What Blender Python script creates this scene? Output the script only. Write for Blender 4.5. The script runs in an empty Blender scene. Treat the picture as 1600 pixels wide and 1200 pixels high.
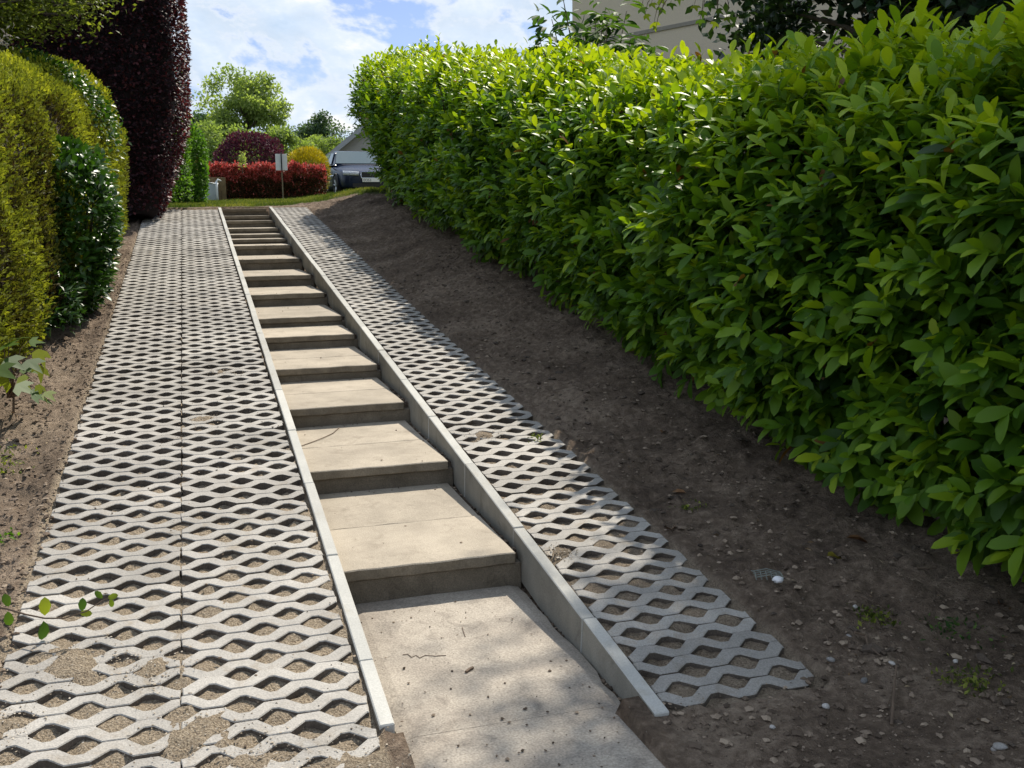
import bpy, bmesh, math, random
import numpy as np
from mathutils import Matrix, Vector

random.seed(7)
RNG = np.random.default_rng(11)
SC = bpy.context.scene
COL = SC.collection
SL = math.radians(6.3)                     # slope of the path
CS, SN = math.cos(SL), math.sin(SL)

# ------------------------------------------------------------------ camera
cam = bpy.data.cameras.new('camera')
cam.sensor_width = 36.0
cam.lens = 1615.8 / 1600 * 36.0
cam.clip_start = 0.05
cam.clip_end = 2000
co = bpy.data.objects.new('camera', cam)
COL.objects.link(co)
CF = np.array([0.2880, 0.9438, -0.1630]); CF /= np.linalg.norm(CF)
CR = np.array([0.9560, -0.2938, -0.0130]); CR -= CF * (CR @ CF); CR /= np.linalg.norm(CR)
CU = np.cross(CR, CF)
CP = np.array([0.126, -3.147, 1.621])
co.matrix_world = Matrix(((CR[0], CU[0], -CF[0], CP[0]), (CR[1], CU[1], -CF[1], CP[1]),
                          (CR[2], CU[2], -CF[2], CP[2]), (0, 0, 0, 1)))
SC.camera = co

# ------------------------------------------------------------------ sky, sun, exposure
SUN_AZ, SUN_EL = math.radians(36), math.radians(50)
SKY_STRENGTH, CLOUD_STRENGTH, SUN_STRENGTH, EXPOSURE = 0.085, 0.98, 4.6, 0.50
W = bpy.data.worlds.new('World')
SC.world = W
W.use_nodes = True
W.cycles.sampling_method = 'MANUAL'
W.cycles.sample_map_resolution = 512
nt = W.node_tree
nt.nodes.clear()
N = nt.nodes.new
L = nt.links.new
out = N('ShaderNodeOutputWorld')
sky = N('ShaderNodeTexSky')
sky.sky_type = 'NISHITA'
sky.sun_disc = False
sky.sun_elevation = SUN_EL
sky.sun_rotation = SUN_AZ
sky.altitude = 100
sky.air_density = 1.0
sky.dust_density = 0.6
sky.ozone_density = 1.2
bg1 = N('ShaderNodeBackground'); bg1.inputs[1].default_value = SKY_STRENGTH
tn = N('ShaderNodeVectorMath'); tn.operation = 'MULTIPLY'; tn.inputs[1].default_value = (0.80, 0.82, 1.02)
L(sky.outputs[0], tn.inputs[0]); L(tn.outputs[0], bg1.inputs[0])
tc = N('ShaderNodeTexCoord')
mp = N('ShaderNodeMapping')
mp.inputs['Scale'].default_value = (1, 1, 1.7)
mp.inputs['Location'].default_value = (2.4, 9.1, 3.3)
L(tc.outputs['Generated'], mp.inputs[0])
def cloud_density(off):
    m_ = N('ShaderNodeVectorMath'); m_.inputs[1].default_value = off
    L(mp.outputs[0], m_.inputs[0])
    a_ = N('ShaderNodeTexNoise'); a_.inputs['Scale'].default_value = 4.6; a_.inputs['Detail'].default_value = 7
    a_.inputs['Roughness'].default_value = 0.60; a_.inputs['Distortion'].default_value = 0.15
    L(m_.outputs[0], a_.inputs[0])
    return a_
d0 = cloud_density((0, 0, 0)); d1 = cloud_density((0.016, 0.006, 0.05))
mask = N('ShaderNodeMapRange'); mask.inputs[1].default_value = 0.442; mask.inputs[2].default_value = 0.486
L(d0.outputs[0], mask.inputs[0])
sb = N('ShaderNodeMath'); sb.operation = 'SUBTRACT'
L(d0.outputs[0], sb.inputs[0]); L(d1.outputs[0], sb.inputs[1])
lit = N('ShaderNodeMapRange'); lit.inputs[1].default_value = -0.04; lit.inputs[2].default_value = 0.13
L(sb.outputs[0], lit.inputs[0])
shade = N('ShaderNodeValToRGB')            # bodies in blue-grey shade, edges towards the sun white
e = shade.color_ramp.elements
e[0].position = 0.0; e[0].color = (0.46, 0.59, 0.76, 1)
e[1].position = 1.0; e[1].color = (0.90, 0.90, 0.90, 1)
q = e.new(0.40); q.color = (0.56, 0.68, 0.84, 1)
q = e.new(0.64); q.color = (0.66, 0.75, 0.86, 1)
q = e.new(0.86); q.color = (0.84, 0.86, 0.89, 1)
L(lit.outputs[0], shade.inputs[0])
bg2 = N('ShaderNodeBackground'); bg2.inputs[1].default_value = CLOUD_STRENGTH * 0.86
rim = N('ShaderNodeValToRGB')
e = rim.color_ramp.elements
e[0].position = 0.445; e[0].color = (0.25, 0.25, 0.25, 1)
e[1].position = 0.57; e[1].color = (0, 0, 0, 1)
q = e.new(0.474); q.color = (0.55, 0.55, 0.55, 1)
q = e.new(0.500); q.color = (0.25, 0.25, 0.25, 1)
L(d0.outputs[0], rim.inputs[0])
rm = N('ShaderNodeMixRGB'); rm.inputs[2].default_value = (0.93, 0.93, 0.93, 1)
L(rim.outputs[0], rm.inputs[0]); L(shade.outputs[0], rm.inputs[1])
L(rm.outputs[0], bg2.inputs[0])
mx = N('ShaderNodeMixShader')
L(mask.outputs[0], mx.inputs[0]); L(bg1.outputs[0], mx.inputs[1]); L(bg2.outputs[0], mx.inputs[2])
L(mx.outputs[0], out.inputs[0])

sun = bpy.data.lights.new('sun', 'SUN')
sun.energy = SUN_STRENGTH
sun.angle = math.radians(0.55)
sun.color = (1.0, 0.92, 0.80)
so = bpy.data.objects.new('sun', sun)
COL.objects.link(so)
sd = Vector((math.sin(SUN_AZ) * math.cos(SUN_EL), math.cos(SUN_AZ) * math.cos(SUN_EL), math.sin(SUN_EL)))
so.rotation_euler = sd.to_track_quat('Z', 'Y').to_euler()
SC.view_settings.view_transform = 'Standard'
SC.view_settings.look = 'None'
SC.view_settings.exposure = EXPOSURE
SC.view_settings.gamma = 1
SC.view_settings.use_curve_mapping = False
SC.render.engine = 'CYCLES'
SC.cycles.max_bounces = 6
SC.cycles.transparent_max_bounces = 8

# ------------------------------------------------------------------ helpers
def tag(o, label=None, cat=None, group=None, kind=None):
    if label: o['label'] = label
    if cat: o['category'] = cat
    if group: o['group'] = group
    if kind: o['kind'] = kind
    return o

def empty(name, loc=(0, 0, 0), rot=(0, 0, 0), parent=None):
    o = bpy.data.objects.new(name, None)
    COL.objects.link(o)
    o.location = loc
    o.rotation_euler = rot
    o.empty_display_size = 0.1
    if parent: o.parent = parent
    return o

def link(name, me, mat=None, parent=None):
    o = bpy.data.objects.new(name, me)
    COL.objects.link(o)
    if mat is not None and len(me.materials) == 0: me.materials.append(mat)
    if parent is not None: o.parent = parent
    return o

def from_bm(name, bm, mat, parent=None, smooth=False):
    bmesh.ops.recalc_face_normals(bm, faces=bm.faces)
    me = bpy.data.meshes.new(name)
    bm.to_mesh(me); bm.free()
    if smooth:
        for p in me.polygons: p.use_smooth = True
    return link(name, me, mat, parent)

def box(bm, x0, x1, y0, y1, z0, z1):
    v = [bm.verts.new(p) for p in ((x0, y0, z0), (x1, y0, z0), (x1, y1, z0), (x0, y1, z0),
                                   (x0, y0, z1), (x1, y0, z1), (x1, y1, z1), (x0, y1, z1))]
    for f in ((0, 3, 2, 1), (4, 5, 6, 7), (0, 1, 5, 4), (1, 2, 6, 5), (2, 3, 7, 6), (3, 0, 4, 7)):
        bm.faces.new([v[i] for i in f])
    return v

def bevel_all(bm, off, seg=1):
    bmesh.ops.bevel(bm, geom=list(bm.edges), offset=off, segments=seg, affect='EDGES', clamp_overlap=True)

def tube(bm, pts, rad, seg=7, cap=True):
    pts = [Vector(p) for p in pts]
    rings = []
    for i, p in enumerate(pts):
        a = pts[max(i - 1, 0)]; b = pts[min(i + 1, len(pts) - 1)]
        d = (b - a).normalized()
        u = d.orthogonal().normalized() if abs(d.z) < 0.98 else Vector((1, 0, 0))
        if rings: u = (pu - d * pu.dot(d)).normalized()
        pu = u
        w = d.cross(u)
        rings.append([bm.verts.new(p + (u * math.cos(t) + w * math.sin(t)) * rad[i])
                      for t in [2 * math.pi * k / seg for k in range(seg)]])
    for r0, r1 in zip(rings, rings[1:]):
        for k in range(seg):
            bm.faces.new((r0[k], r0[(k + 1) % seg], r1[(k + 1) % seg], r1[k]))
    if cap:
        bm.faces.new(rings[-1])
        bm.faces.new(rings[0][::-1])

def nrm(a):
    return a / np.maximum(np.linalg.norm(a, axis=-1, keepdims=True), 1e-9)

def hash3(i, j, k, seed):
    h = (i * 374761393 + j * 668265263 + k * 2147483647 + seed * 974711) & 0xFFFFFFFF
    h = ((h ^ (h >> 13)) * 1274126177) & 0xFFFFFFFF
    h = h ^ (h >> 16)
    return (h & 0xFFFFFF) / float(0xFFFFFF)

def noise2(x, y, seed=0):
    xi = np.floor(x).astype(np.int64); yi = np.floor(y).astype(np.int64)
    fx = x - xi; fy = y - yi
    fx = fx * fx * (3 - 2 * fx); fy = fy * fy * (3 - 2 * fy)
    a = hash3(xi, yi, 0 * xi, seed); b = hash3(xi + 1, yi, 0 * xi, seed)
    c = hash3(xi, yi + 1, 0 * xi, seed); d = hash3(xi + 1, yi + 1, 0 * xi, seed)
    return (a * (1 - fx) + b * fx) * (1 - fy) + (c * (1 - fx) + d * fx) * fy

def noise3(p, seed=0):
    x, y, z = p[..., 0], p[..., 1], p[..., 2]
    zi = np.floor(z).astype(np.int64); fz = z - zi; fz = fz * fz * (3 - 2 * fz)
    def lay(k):
        xi = np.floor(x).astype(np.int64); yi = np.floor(y).astype(np.int64)
        fx = x - xi; fy = y - yi
        fx = fx * fx * (3 - 2 * fx); fy = fy * fy * (3 - 2 * fy)
        a = hash3(xi, yi, k, seed); b = hash3(xi + 1, yi, k, seed)
        c = hash3(xi, yi + 1, k, seed); d = hash3(xi + 1, yi + 1, k, seed)
        return (a * (1 - fx) + b * fx) * (1 - fy) + (c * (1 - fx) + d * fx) * fy
    return lay(zi) * (1 - fz) + lay(zi + 1) * fz

def sstep(a, b, x):
    t = np.clip((x - a) / (b - a), 0, 1)
    return t * t * (3 - 2 * t)

# ------------------------------------------------------------------ materials
def new_mat(name):
    m = bpy.data.materials.new(name)
    m.use_nodes = True
    m.node_tree.nodes.clear()
    return m, m.node_tree.nodes.new, m.node_tree.links.new

def ramp(node, stops):
    el = node.color_ramp.elements
    while len(el) > 1: el.remove(el[-1])
    el[0].position = stops[0][0]; el[0].color = (*stops[0][1], 1)
    for p, c in stops[1:]:
        k = el.new(p); k.color = (*c, 1)

def plain(name, col, rough=0.6, metal=0.0, spec=0.5, coat=0.0, var=0.12, scale=14.0, bump=0.0):
    m, N, L = new_mat(name)
    o = N('ShaderNodeOutputMaterial'); b = N('ShaderNodeBsdfPrincipled')
    b.inputs['Roughness'].default_value = rough
    b.inputs['Metallic'].default_value = metal
    b.inputs['Specular IOR Level'].default_value = spec
    b.inputs['Coat Weight'].default_value = coat
    t = N('ShaderNodeTexCoord'); n = N('ShaderNodeTexNoise')
    n.inputs['Scale'].default_value = scale; n.inputs['Detail'].default_value = 6
    L(t.outputs['Object'], n.inputs[0])
    r = N('ShaderNodeValToRGB')
    ramp(r, [(0.3, tuple(c * (1 - var) for c in col)), (0.7, tuple(min(1, c * (1 + var)) for c in col))])
    L(n.outputs[0], r.inputs[0]); L(r.outputs[0], b.inputs['Base Color'])
    if bump:
        bp = N('ShaderNodeBump'); bp.inputs['Strength'].default_value = bump; bp.inputs['Distance'].default_value = 0.01
        L(n.outputs[0], bp.inputs['Height']); L(bp.outputs[0], b.inputs['Normal'])
    L(b.outputs[0], o.inputs[0])
    return m

def concrete(name, c0, c1, stain, speck=0.25, bump=0.25, big=2.2, rnd=0.12, fine=160.0, rough=0.85):
    """worn concrete: broad tone, stains, fine aggregate specks, small pits"""
    m, N, L = new_mat(name)
    o = N('ShaderNodeOutputMaterial'); b = N('ShaderNodeBsdfPrincipled')
    b.inputs['Roughness'].default_value = rough
    b.inputs['Specular IOR Level'].default_value = 0.3
    g = N('ShaderNodeNewGeometry'); oi = N('ShaderNodeObjectInfo')
    nb = N('ShaderNodeTexNoise'); nb.inputs['Scale'].default_value = big; nb.inputs['Detail'].default_value = 8
    nb.inputs['Roughness'].default_value = 0.65
    L(g.outputs['Position'], nb.inputs[0])
    r = N('ShaderNodeValToRGB'); ramp(r, [(0.33, c0), (0.62, c1)])
    L(nb.outputs[0], r.inputs[0])
    ns = N('ShaderNodeTexNoise'); ns.inputs['Scale'].default_value = 7; ns.inputs['Detail'].default_value = 10
    ns.inputs['Roughness'].default_value = 0.7; ns.inputs['Distortion'].default_value = 0.6
    L(g.outputs['Position'], ns.inputs[0])
    rs = N('ShaderNodeMapRange'); rs.inputs[1].default_value = 0.54; rs.inputs[2].default_value = 0.72
    rs.inputs[4].default_value = 0.65
    L(ns.outputs[0], rs.inputs[0])
    mx = N('ShaderNodeMix'); mx.data_type = 'RGBA'
    L(rs.outputs[0], mx.inputs[0]); L(r.outputs[0], mx.inputs[6]); mx.inputs[7].default_value = (*stain, 1)
    nf = N('ShaderNodeTexNoise'); nf.inputs['Scale'].default_value = fine; nf.inputs['Detail'].default_value = 3
    L(g.outputs['Position'], nf.inputs[0])
    rf = N('ShaderNodeMapRange'); rf.inputs[1].default_value = 0.3; rf.inputs[2].default_value = 0.7
    rf.inputs[3].default_value = 1 - speck; rf.inputs[4].default_value = 1 + speck
    L(nf.outputs[0], rf.inputs[0])
    rr = N('ShaderNodeMapRange'); rr.inputs[3].default_value = 1 - rnd; rr.inputs[4].default_value = 1 + rnd
    L(oi.outputs['Random'], rr.inputs[0])
    mu = N('ShaderNodeMath'); mu.operation = 'MULTIPLY'
    L(rf.outputs[0], mu.inputs[0]); L(rr.outputs[0], mu.inputs[1])
    vm = N('ShaderNodeVectorMath'); vm.operation = 'SCALE'
    L(mx.outputs[2], vm.inputs[0]); L(mu.outputs[0], vm.inputs['Scale'])
    L(vm.outputs[0], b.inputs['Base Color'])
    bp = N('ShaderNodeBump'); bp.inputs['Strength'].default_value = bump; bp.inputs['Distance'].default_value = 0.004
    ad = N('ShaderNodeMath'); L(nf.outputs[0], ad.inputs[0]); L(ns.outputs[0], ad.inputs[1])
    L(ad.outputs[0], bp.inputs['Height']); L(bp.outputs[0], b.inputs['Normal'])
    L(b.outputs[0], o.inputs[0])
    return m

def leaf_mat(name, stops, rough=0.35, trans=0.3, spec=0.5, tint_trans=(1.25, 1.35, 0.5)):
    m, N, L = new_mat(name)
    o = N('ShaderNodeOutputMaterial'); b = N('ShaderNodeBsdfPrincipled')
    b.inputs['Roughness'].default_value = rough
    b.inputs['Specular IOR Level'].default_value = spec
    a = N('ShaderNodeAttribute'); a.attribute_name = 'tint'
    r = N('ShaderNodeValToRGB'); ramp(r, stops)
    L(a.outputs['Fac'], r.inputs[0]); L(r.outputs[0], b.inputs['Base Color'])
    t = N('ShaderNodeBsdfTranslucent')
    vm = N('ShaderNodeVectorMath'); vm.operation = 'MULTIPLY'; vm.inputs[1].default_value = tint_trans
    L(r.outputs[0], vm.inputs[0]); L(vm.outputs[0], t.inputs[0])
    mx = N('ShaderNodeMixShader'); mx.inputs[0].default_value = trans
    L(b.outputs[0], mx.inputs[1]); L(t.outputs[0], mx.inputs[2]); L(mx.outputs[0], o.inputs[0])
    return m

def ground_mat():
    m, N, L = new_mat('soil')
    o = N('ShaderNodeOutputMaterial'); b = N('ShaderNodeBsdfPrincipled')
    b.inputs['Roughness'].default_value = 0.95; b.inputs['Specular IOR Level'].default_value = 0.15
    g = N('ShaderNodeNewGeometry')
    def noise(sc, det=6, ro=0.6, dist=0.0):
        n = N('ShaderNodeTexNoise'); n.inputs['Scale'].default_value = sc; n.inputs['Detail'].default_value = det
        n.inputs['Roughness'].default_value = ro; n.inputs['Distortion'].default_value = dist
        L(g.outputs['Position'], n.inputs[0]); return n
    nb = noise(1.7, 8); nm = noise(22, 8, 0.7); nf = noise(140, 4)
    r = N('ShaderNodeValToRGB')
    ramp(r, [(0.36, (0.090, 0.066, 0.048)), (0.50, (0.215, 0.160, 0.116)), (0.64, (0.42, 0.33, 0.245))])
    ad = N('ShaderNodeMath'); ad.operation = 'MULTIPLY_ADD'; ad.inputs[1].default_value = 0.45
    L(nb.outputs[0], ad.inputs[0])
    m2 = N('ShaderNodeMath'); m2.operation = 'MULTIPLY'; m2.inputs[1].default_value = 0.55
    L(nm.outputs[0], m2.inputs[0]); L(m2.outputs[0], ad.inputs[2]); L(ad.outputs[0], r.inputs[0])
    # dry sandy fill
    rs = N('ShaderNodeValToRGB')
    ramp(rs, [(0.30, (0.13, 0.10, 0.07)), (0.48, (0.36, 0.29, 0.205)), (0.68, (0.62, 0.52, 0.39))])
    L(nf.outputs[0], rs.inputs[0])
    at = N('ShaderNodeAttribute'); at.attribute_name = 'sand'
    mx = N('ShaderNodeMix'); mx.data_type = 'RGBA'
    L(at.outputs['Fac'], mx.inputs[0]); L(r.outputs[0], mx.inputs[6]); L(rs.outputs[0], mx.inputs[7])
    # turf tint
    rg = N('ShaderNodeValToRGB'); ramp(rg, [(0.35, (0.045, 0.065, 0.018)), (0.65, (0.10, 0.115, 0.035))])
    L(nm.outputs[0], rg.inputs[0])
    ag = N('ShaderNodeAttribute'); ag.attribute_name = 'turf'
    mg = N('ShaderNodeMix'); mg.data_type = 'RGBA'
    L(ag.outputs['Fac'], mg.inputs[0]); L(mx.outputs[2], mg.inputs[6]); L(rg.outputs[0], mg.inputs[7])
    # pale flecks of grit and root
    vo = N('ShaderNodeTexVoronoi'); vo.inputs['Scale'].default_value = 55
    L(g.outputs['Position'], vo.inputs['Vector'])
    lt = N('ShaderNodeMath'); lt.operation = 'LESS_THAN'; lt.inputs[1].default_value = 0.16
    L(vo.outputs['Distance'], lt.inputs[0])
    sp = N('ShaderNodeSeparateColor'); L(vo.outputs['Color'], sp.inputs[0])
    gt = N('ShaderNodeMath'); gt.operation = 'GREATER_THAN'; gt.inputs[1].default_value = 0.86
    L(sp.outputs[0], gt.inputs[0])
    fl = N('ShaderNodeMath'); fl.operation = 'MULTIPLY'
    L(lt.outputs[0], fl.inputs[0]); L(gt.outputs[0], fl.inputs[1])
    mf = N('ShaderNodeMix'); mf.data_type = 'RGBA'
    L(fl.outputs[0], mf.inputs[0]); L(mg.outputs[2], mf.inputs[6]); mf.inputs[7].default_value = (0.32, 0.28, 0.22, 1)
    L(mf.outputs[2], b.inputs['Base Color'])
    bp = N('ShaderNodeBump'); bp.inputs['Strength'].default_value = 1.0; bp.inputs['Distance'].default_value = 0.045
    a2 = N('ShaderNodeMath'); L(nm.outputs[0], a2.inputs[0])
    m3 = N('ShaderNodeMath'); m3.operation = 'MULTIPLY'; m3.inputs[1].default_value = 0.5
    L(nf.outputs[0], m3.inputs[0]); L(m3.outputs[0], a2.inputs[1])
    L(a2.outputs[0], bp.inputs['Height']); L(bp.outputs[0], b.inputs['Normal'])
    L(b.outputs[0], o.inputs[0])
    return m

M = {}
M['soil'] = ground_mat()
M['paver'] = concrete('paver_concrete', (0.27, 0.255, 0.23), (0.38, 0.36, 0.325), (0.24, 0.195, 0.14), 0.20, 0.5, rnd=0.15)
M['paver_side'] = concrete('soiled_shaded_concrete', (0.07, 0.056, 0.044), (0.15, 0.125, 0.10), (0.05, 0.04, 0.03), 0.3, 0.5)  # hole walls: soil stain, with the shade of the holes put into the colour
M['kerb'] = concrete('kerb_concrete', (0.36, 0.36, 0.335), (0.45, 0.445, 0.41), (0.34, 0.31, 0.25), 0.10, 0.2)
M['slab'] = concrete('slab_concrete', (0.28, 0.243, 0.19), (0.39, 0.34, 0.268), (0.19, 0.158, 0.118), 0.18, 0.45, big=3.0, rnd=0.12)
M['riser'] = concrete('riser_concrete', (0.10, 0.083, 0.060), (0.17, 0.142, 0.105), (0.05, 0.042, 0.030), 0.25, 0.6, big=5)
M['landing'] = concrete('landing_concrete', (0.235, 0.205, 0.17), (0.36, 0.32, 0.265), (0.12, 0.10, 0.082), 0.26, 0.6, big=3.2, fine=120)
M['stone'] = concrete('stone', (0.22, 0.21, 0.20), (0.40, 0.38, 0.35), (0.3, 0.25, 0.2), 0.2, 0.3, rnd=0.5)
M['clod'] = concrete('clod', (0.06, 0.045, 0.033), (0.13, 0.10, 0.075), (0.17, 0.13, 0.10), 0.3, 0.6, rnd=0.3)
M['bark'] = plain('bark', (0.09, 0.07, 0.05), 0.9, var=0.4, scale=20, bump=0.6)
M['twig'] = plain('twig', (0.13, 0.09, 0.06), 0.85, var=0.3)
M['deadleaf'] = plain('dead_leaf', (0.30, 0.16, 0.07), 0.6, var=0.35, scale=30)
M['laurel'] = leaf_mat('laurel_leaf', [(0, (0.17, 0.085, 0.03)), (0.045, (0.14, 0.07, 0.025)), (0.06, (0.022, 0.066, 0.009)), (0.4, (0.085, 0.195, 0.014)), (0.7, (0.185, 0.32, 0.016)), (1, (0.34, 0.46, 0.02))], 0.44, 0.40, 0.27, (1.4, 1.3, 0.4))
M['shrub'] = leaf_mat('dark_shrub_leaf', [(0, (0.014, 0.042, 0.008)), (0.6, (0.045, 0.115, 0.012)), (1, (0.14, 0.24, 0.025))], 0.40, 0.25, 0.5)
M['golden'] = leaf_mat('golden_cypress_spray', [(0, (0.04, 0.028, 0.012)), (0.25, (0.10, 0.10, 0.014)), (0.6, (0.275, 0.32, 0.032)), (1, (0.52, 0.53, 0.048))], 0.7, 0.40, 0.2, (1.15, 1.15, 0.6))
M['beech'] = leaf_mat('copper_beech_leaf', [(0, (0.012, 0.006, 0.008)), (0.6, (0.040, 0.014, 0.018)), (1, (0.13, 0.036, 0.036))], 0.5, 0.3, 0.3, (1.6, 0.7, 0.7))
M['green'] = leaf_mat('fresh_green_leaf', [(0, (0.03, 0.08, 0.012)), (0.5, (0.085, 0.19, 0.022)), (1, (0.19, 0.30, 0.035))], 0.55, 0.45, 0.2)
M['olive'] = leaf_mat('olive_green_leaf', [(0, (0.04, 0.06, 0.014)), (0.5, (0.12, 0.15, 0.028)), (1, (0.30, 0.33, 0.06))], 0.55, 0.42, 0.25)
M['pale'] = leaf_mat('pale_tree_leaf', [(0, (0.13, 0.19, 0.065)), (0.5, (0.25, 0.32, 0.11)), (1, (0.40, 0.46, 0.19))], 0.6, 0.52, 0.15)
M['bluegreen'] = leaf_mat('far_tree_leaf', [(0, (0.035, 0.070, 0.042)), (0.5, (0.075, 0.125, 0.070)), (1, (0.17, 0.23, 0.13))], 0.6, 0.42, 0.15)
M['red'] = leaf_mat('red_young_leaf', [(0, (0.03, 0.035, 0.012)), (0.35, (0.09, 0.055, 0.02)), (0.55, (0.40, 0.06, 0.05)), (1, (0.66, 0.19, 0.16))], 0.5, 0.3, 0.3, (1.2, 0.8, 0.8))
M['smoke'] = leaf_mat('purple_shrub_leaf', [(0, (0.035, 0.012, 0.022)), (0.6, (0.095, 0.030, 0.048)), (1, (0.20, 0.070, 0.09))], 0.7, 0.3, 0.15, (1.3, 0.8, 0.9))
M['yellow'] = leaf_mat('yellow_flower_spray', [(0, (0.07, 0.09, 0.012)), (0.4, (0.30, 0.26, 0.012)), (1, (0.62, 0.50, 0.015))], 0.6, 0.25, 0.3, (1, 1, 0.5))
M['vine'] = leaf_mat('lobed_leaf', [(0, (0.03, 0.08, 0.018)), (0.5, (0.10, 0.17, 0.022)), (1, (0.26, 0.30, 0.03))], 0.52, 0.45, 0.25)
M['elder'] = leaf_mat('elder_leaf', [(0, (0.025, 0.06, 0.018)), (0.6, (0.055, 0.12, 0.03)), (1, (0.11, 0.18, 0.04))], 0.6, 0.35, 0.2)
M['darktree'] = leaf_mat('dark_tree_leaf', [(0, (0.008, 0.022, 0.010)), (0.6, (0.02, 0.05, 0.016)), (1, (0.06, 0.11, 0.025))], 0.4, 0.2, 0.5)
M['grass'] = leaf_mat('grass_blade', [(0, (0.05, 0.085, 0.018)), (0.5, (0.13, 0.165, 0.035)), (1, (0.30, 0.28, 0.09))], 0.6, 0.35, 0.2)
M['blossom'] = leaf_mat('blossom', [(0, (0.6, 0.5, 0.42)), (1, (0.8, 0.72, 0.65))], 0.6, 0.3, 0.2, (1, 1, 1))

# ------------------------------------------------------------------ leaves in bulk (one mesh each)
T_LAUREL = (np.array([[0, 0, 0], [.22, -.34, .03], [.22, 0, -.01], [.22, .34, .03], [.58, -.5, .0], [.58, 0, -.05], [.58, .5, .0], [.86, -.33, -.10],
                      [.86, 0, -.13], [.86, .33, -.10], [1, 0, -.20]]), [(0, 2, 1), (0, 3, 2), (1, 2, 5, 4), (2, 3, 6, 5), (4, 5, 8, 7), (5, 6, 9, 8), (7, 8, 10), (8, 9, 10)])
T_LEAF = (np.array([[0, 0, 0], [.45, -.5, .06], [.42, 0, 0], [.45, .5, .06], [1, 0, -.08]]), [(0, 2, 1), (0, 3, 2), (1, 2, 4), (2, 3, 4)])
T_QUAD = (np.array([[0, 0, 0], [.5, -.5, .05], [.5, .5, .05], [1, 0, -.05]]), [(0, 2, 1), (1, 2, 3)])
T_SPRAY = (np.array([[0, 0, 0], [.5, -.5, .0], [1, 0, .08], [.55, .5, -.02], [.8, .45, .1], [.8, -.45, -.06]]), [(0, 3, 1), (1, 4, 2), (3, 2, 5)])
T_BLADE = (np.array([[0, -.5, 0], [0, .5, 0], [.6, 0.2, .1], [1, 0, .35]]), [(0, 1, 2), (0, 2, 3)])
def lobed():
    r = [(0, .25), (22, .62), (40, .40), (62, .95), (80, .62), (102, 1.0), (118, .62), (140, .95), (160, .55)]
    pts = [[0, 0, 0]]
    full = [(0.02, -.0)]
    ang = [18, 40, 62, 80, 90, 100, 118, 140, 162]
    rad = [.50, .78, .46, .70, 1.0, .70, .46, .78, .50]
    P = [[0.0, 0, 0]]
    for a, q in zip(ang, rad):
        a = math.radians(a)
        P.append([math.sin(a) * q, -math.cos(a) * q, 0.10 * (q - .5) - .12 * math.sin(a) * q * q])
    P = np.array(P)
    return (P, [(0, i + 1, i) for i in range(1, 9)])
T_LOBED = lobed()

def frames(D, Nm):
    D = nrm(D)
    T = nrm(np.cross(Nm, D))
    return D, T, np.cross(D, T)

def leaf_verts(pos, D, Nm, Ln, Wd, tmpl):
    D, T, Nn = frames(D, Nm)
    V = tmpl[0]
    return (pos[:, None] + D[:, None] * (V[None, :, 0:1] * Ln[:, None, None]) + T[:, None] * (V[None, :, 1:2] * Wd[:, None, None])
            + Nn[:, None] * (V[None, :, 2:3] * Ln[:, None, None]))

def bulk_mesh(name, verts, faces, tint, smooth=False):
    """verts (n,k,3) copies of a template with the given faces"""
    n, k = verts.shape[:2]
    me = bpy.data.meshes.new(name)
    me.vertices.add(n * k)
    me.vertices.foreach_set('co', verts.reshape(-1).astype(np.float32))
    cnt = np.array([len(f) for f in faces])
    flat = np.concatenate([np.array(f) for f in faces])
    loops = (flat[None] + (np.arange(n) * k)[:, None]).reshape(-1)
    me.loops.add(len(loops))
    me.loops.foreach_set('vertex_index', loops.astype(np.int32))
    tot = np.tile(cnt, n)
    st = np.concatenate([[0], np.cumsum(tot)[:-1]])
    me.polygons.add(len(tot))
    me.polygons.foreach_set('loop_start', st.astype(np.int32))
    try: me.polygons.foreach_set('loop_total', tot.astype(np.int32))
    except Exception: pass
    me.polygons.foreach_set('use_smooth', np.full(len(tot), smooth))
    a = me.attributes.new('tint', 'FLOAT', 'POINT')
    a.data.foreach_set('value', np.repeat(np.clip(tint, 0, 1), k).astype(np.float32))
    me.update(calc_edges=True)
    return me

def leaves(name, mat, parent, pos, D, Nm, Ln, Wd, tint, tmpl=T_QUAD, smooth=False, kind='stuff'):
    me = bulk_mesh(name, leaf_verts(pos, D, Nm, Ln, Wd, tmpl), tmpl[1], tint, smooth)
    o = link(name, me, mat, parent)
    if kind: o['kind'] = kind
    return o

_single = {}
def single_leaf(parent, mat, key, tmpl, L0, ratio, tint, pos, D, Nm, scale, smooth=True, name='leaf'):
    """one leaf as an object; alike leaves share a mesh"""
    tb = 0.0 if tint < .05 else max(.07, round(min(max(tint, 0), 1) * 6) / 6)
    k = (key, tb)
    if k not in _single:
        one = np.array([[0., 0, 0]])
        v = leaf_verts(one, np.array([[1., 0, 0]]), np.array([[0., 0, 1]]), np.array([L0]), np.array([L0 * ratio]), tmpl)
        me = bulk_mesh(name, v, tmpl[1], np.array([tb]), smooth)
        me.materials.append(mat)
        _single[k] = me
    D = Vector(D).normalized(); T = Vector(Nm).cross(D).normalized(); Nn = D.cross(T)
    o = bpy.data.objects.new(name, _single[k])
    COL.objects.link(o)
    o.parent = parent
    s = scale
    mw = Matrix(((D.x * s, T.x * s, Nn.x * s, pos[0]), (D.y * s, T.y * s, Nn.y * s, pos[1]), (D.z * s, T.z * s, Nn.z * s, pos[2]), (0, 0, 0, 1)))
    o.matrix_basis = Matrix.Translation(-Vector(parent.location)) @ mw
    return o

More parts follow.
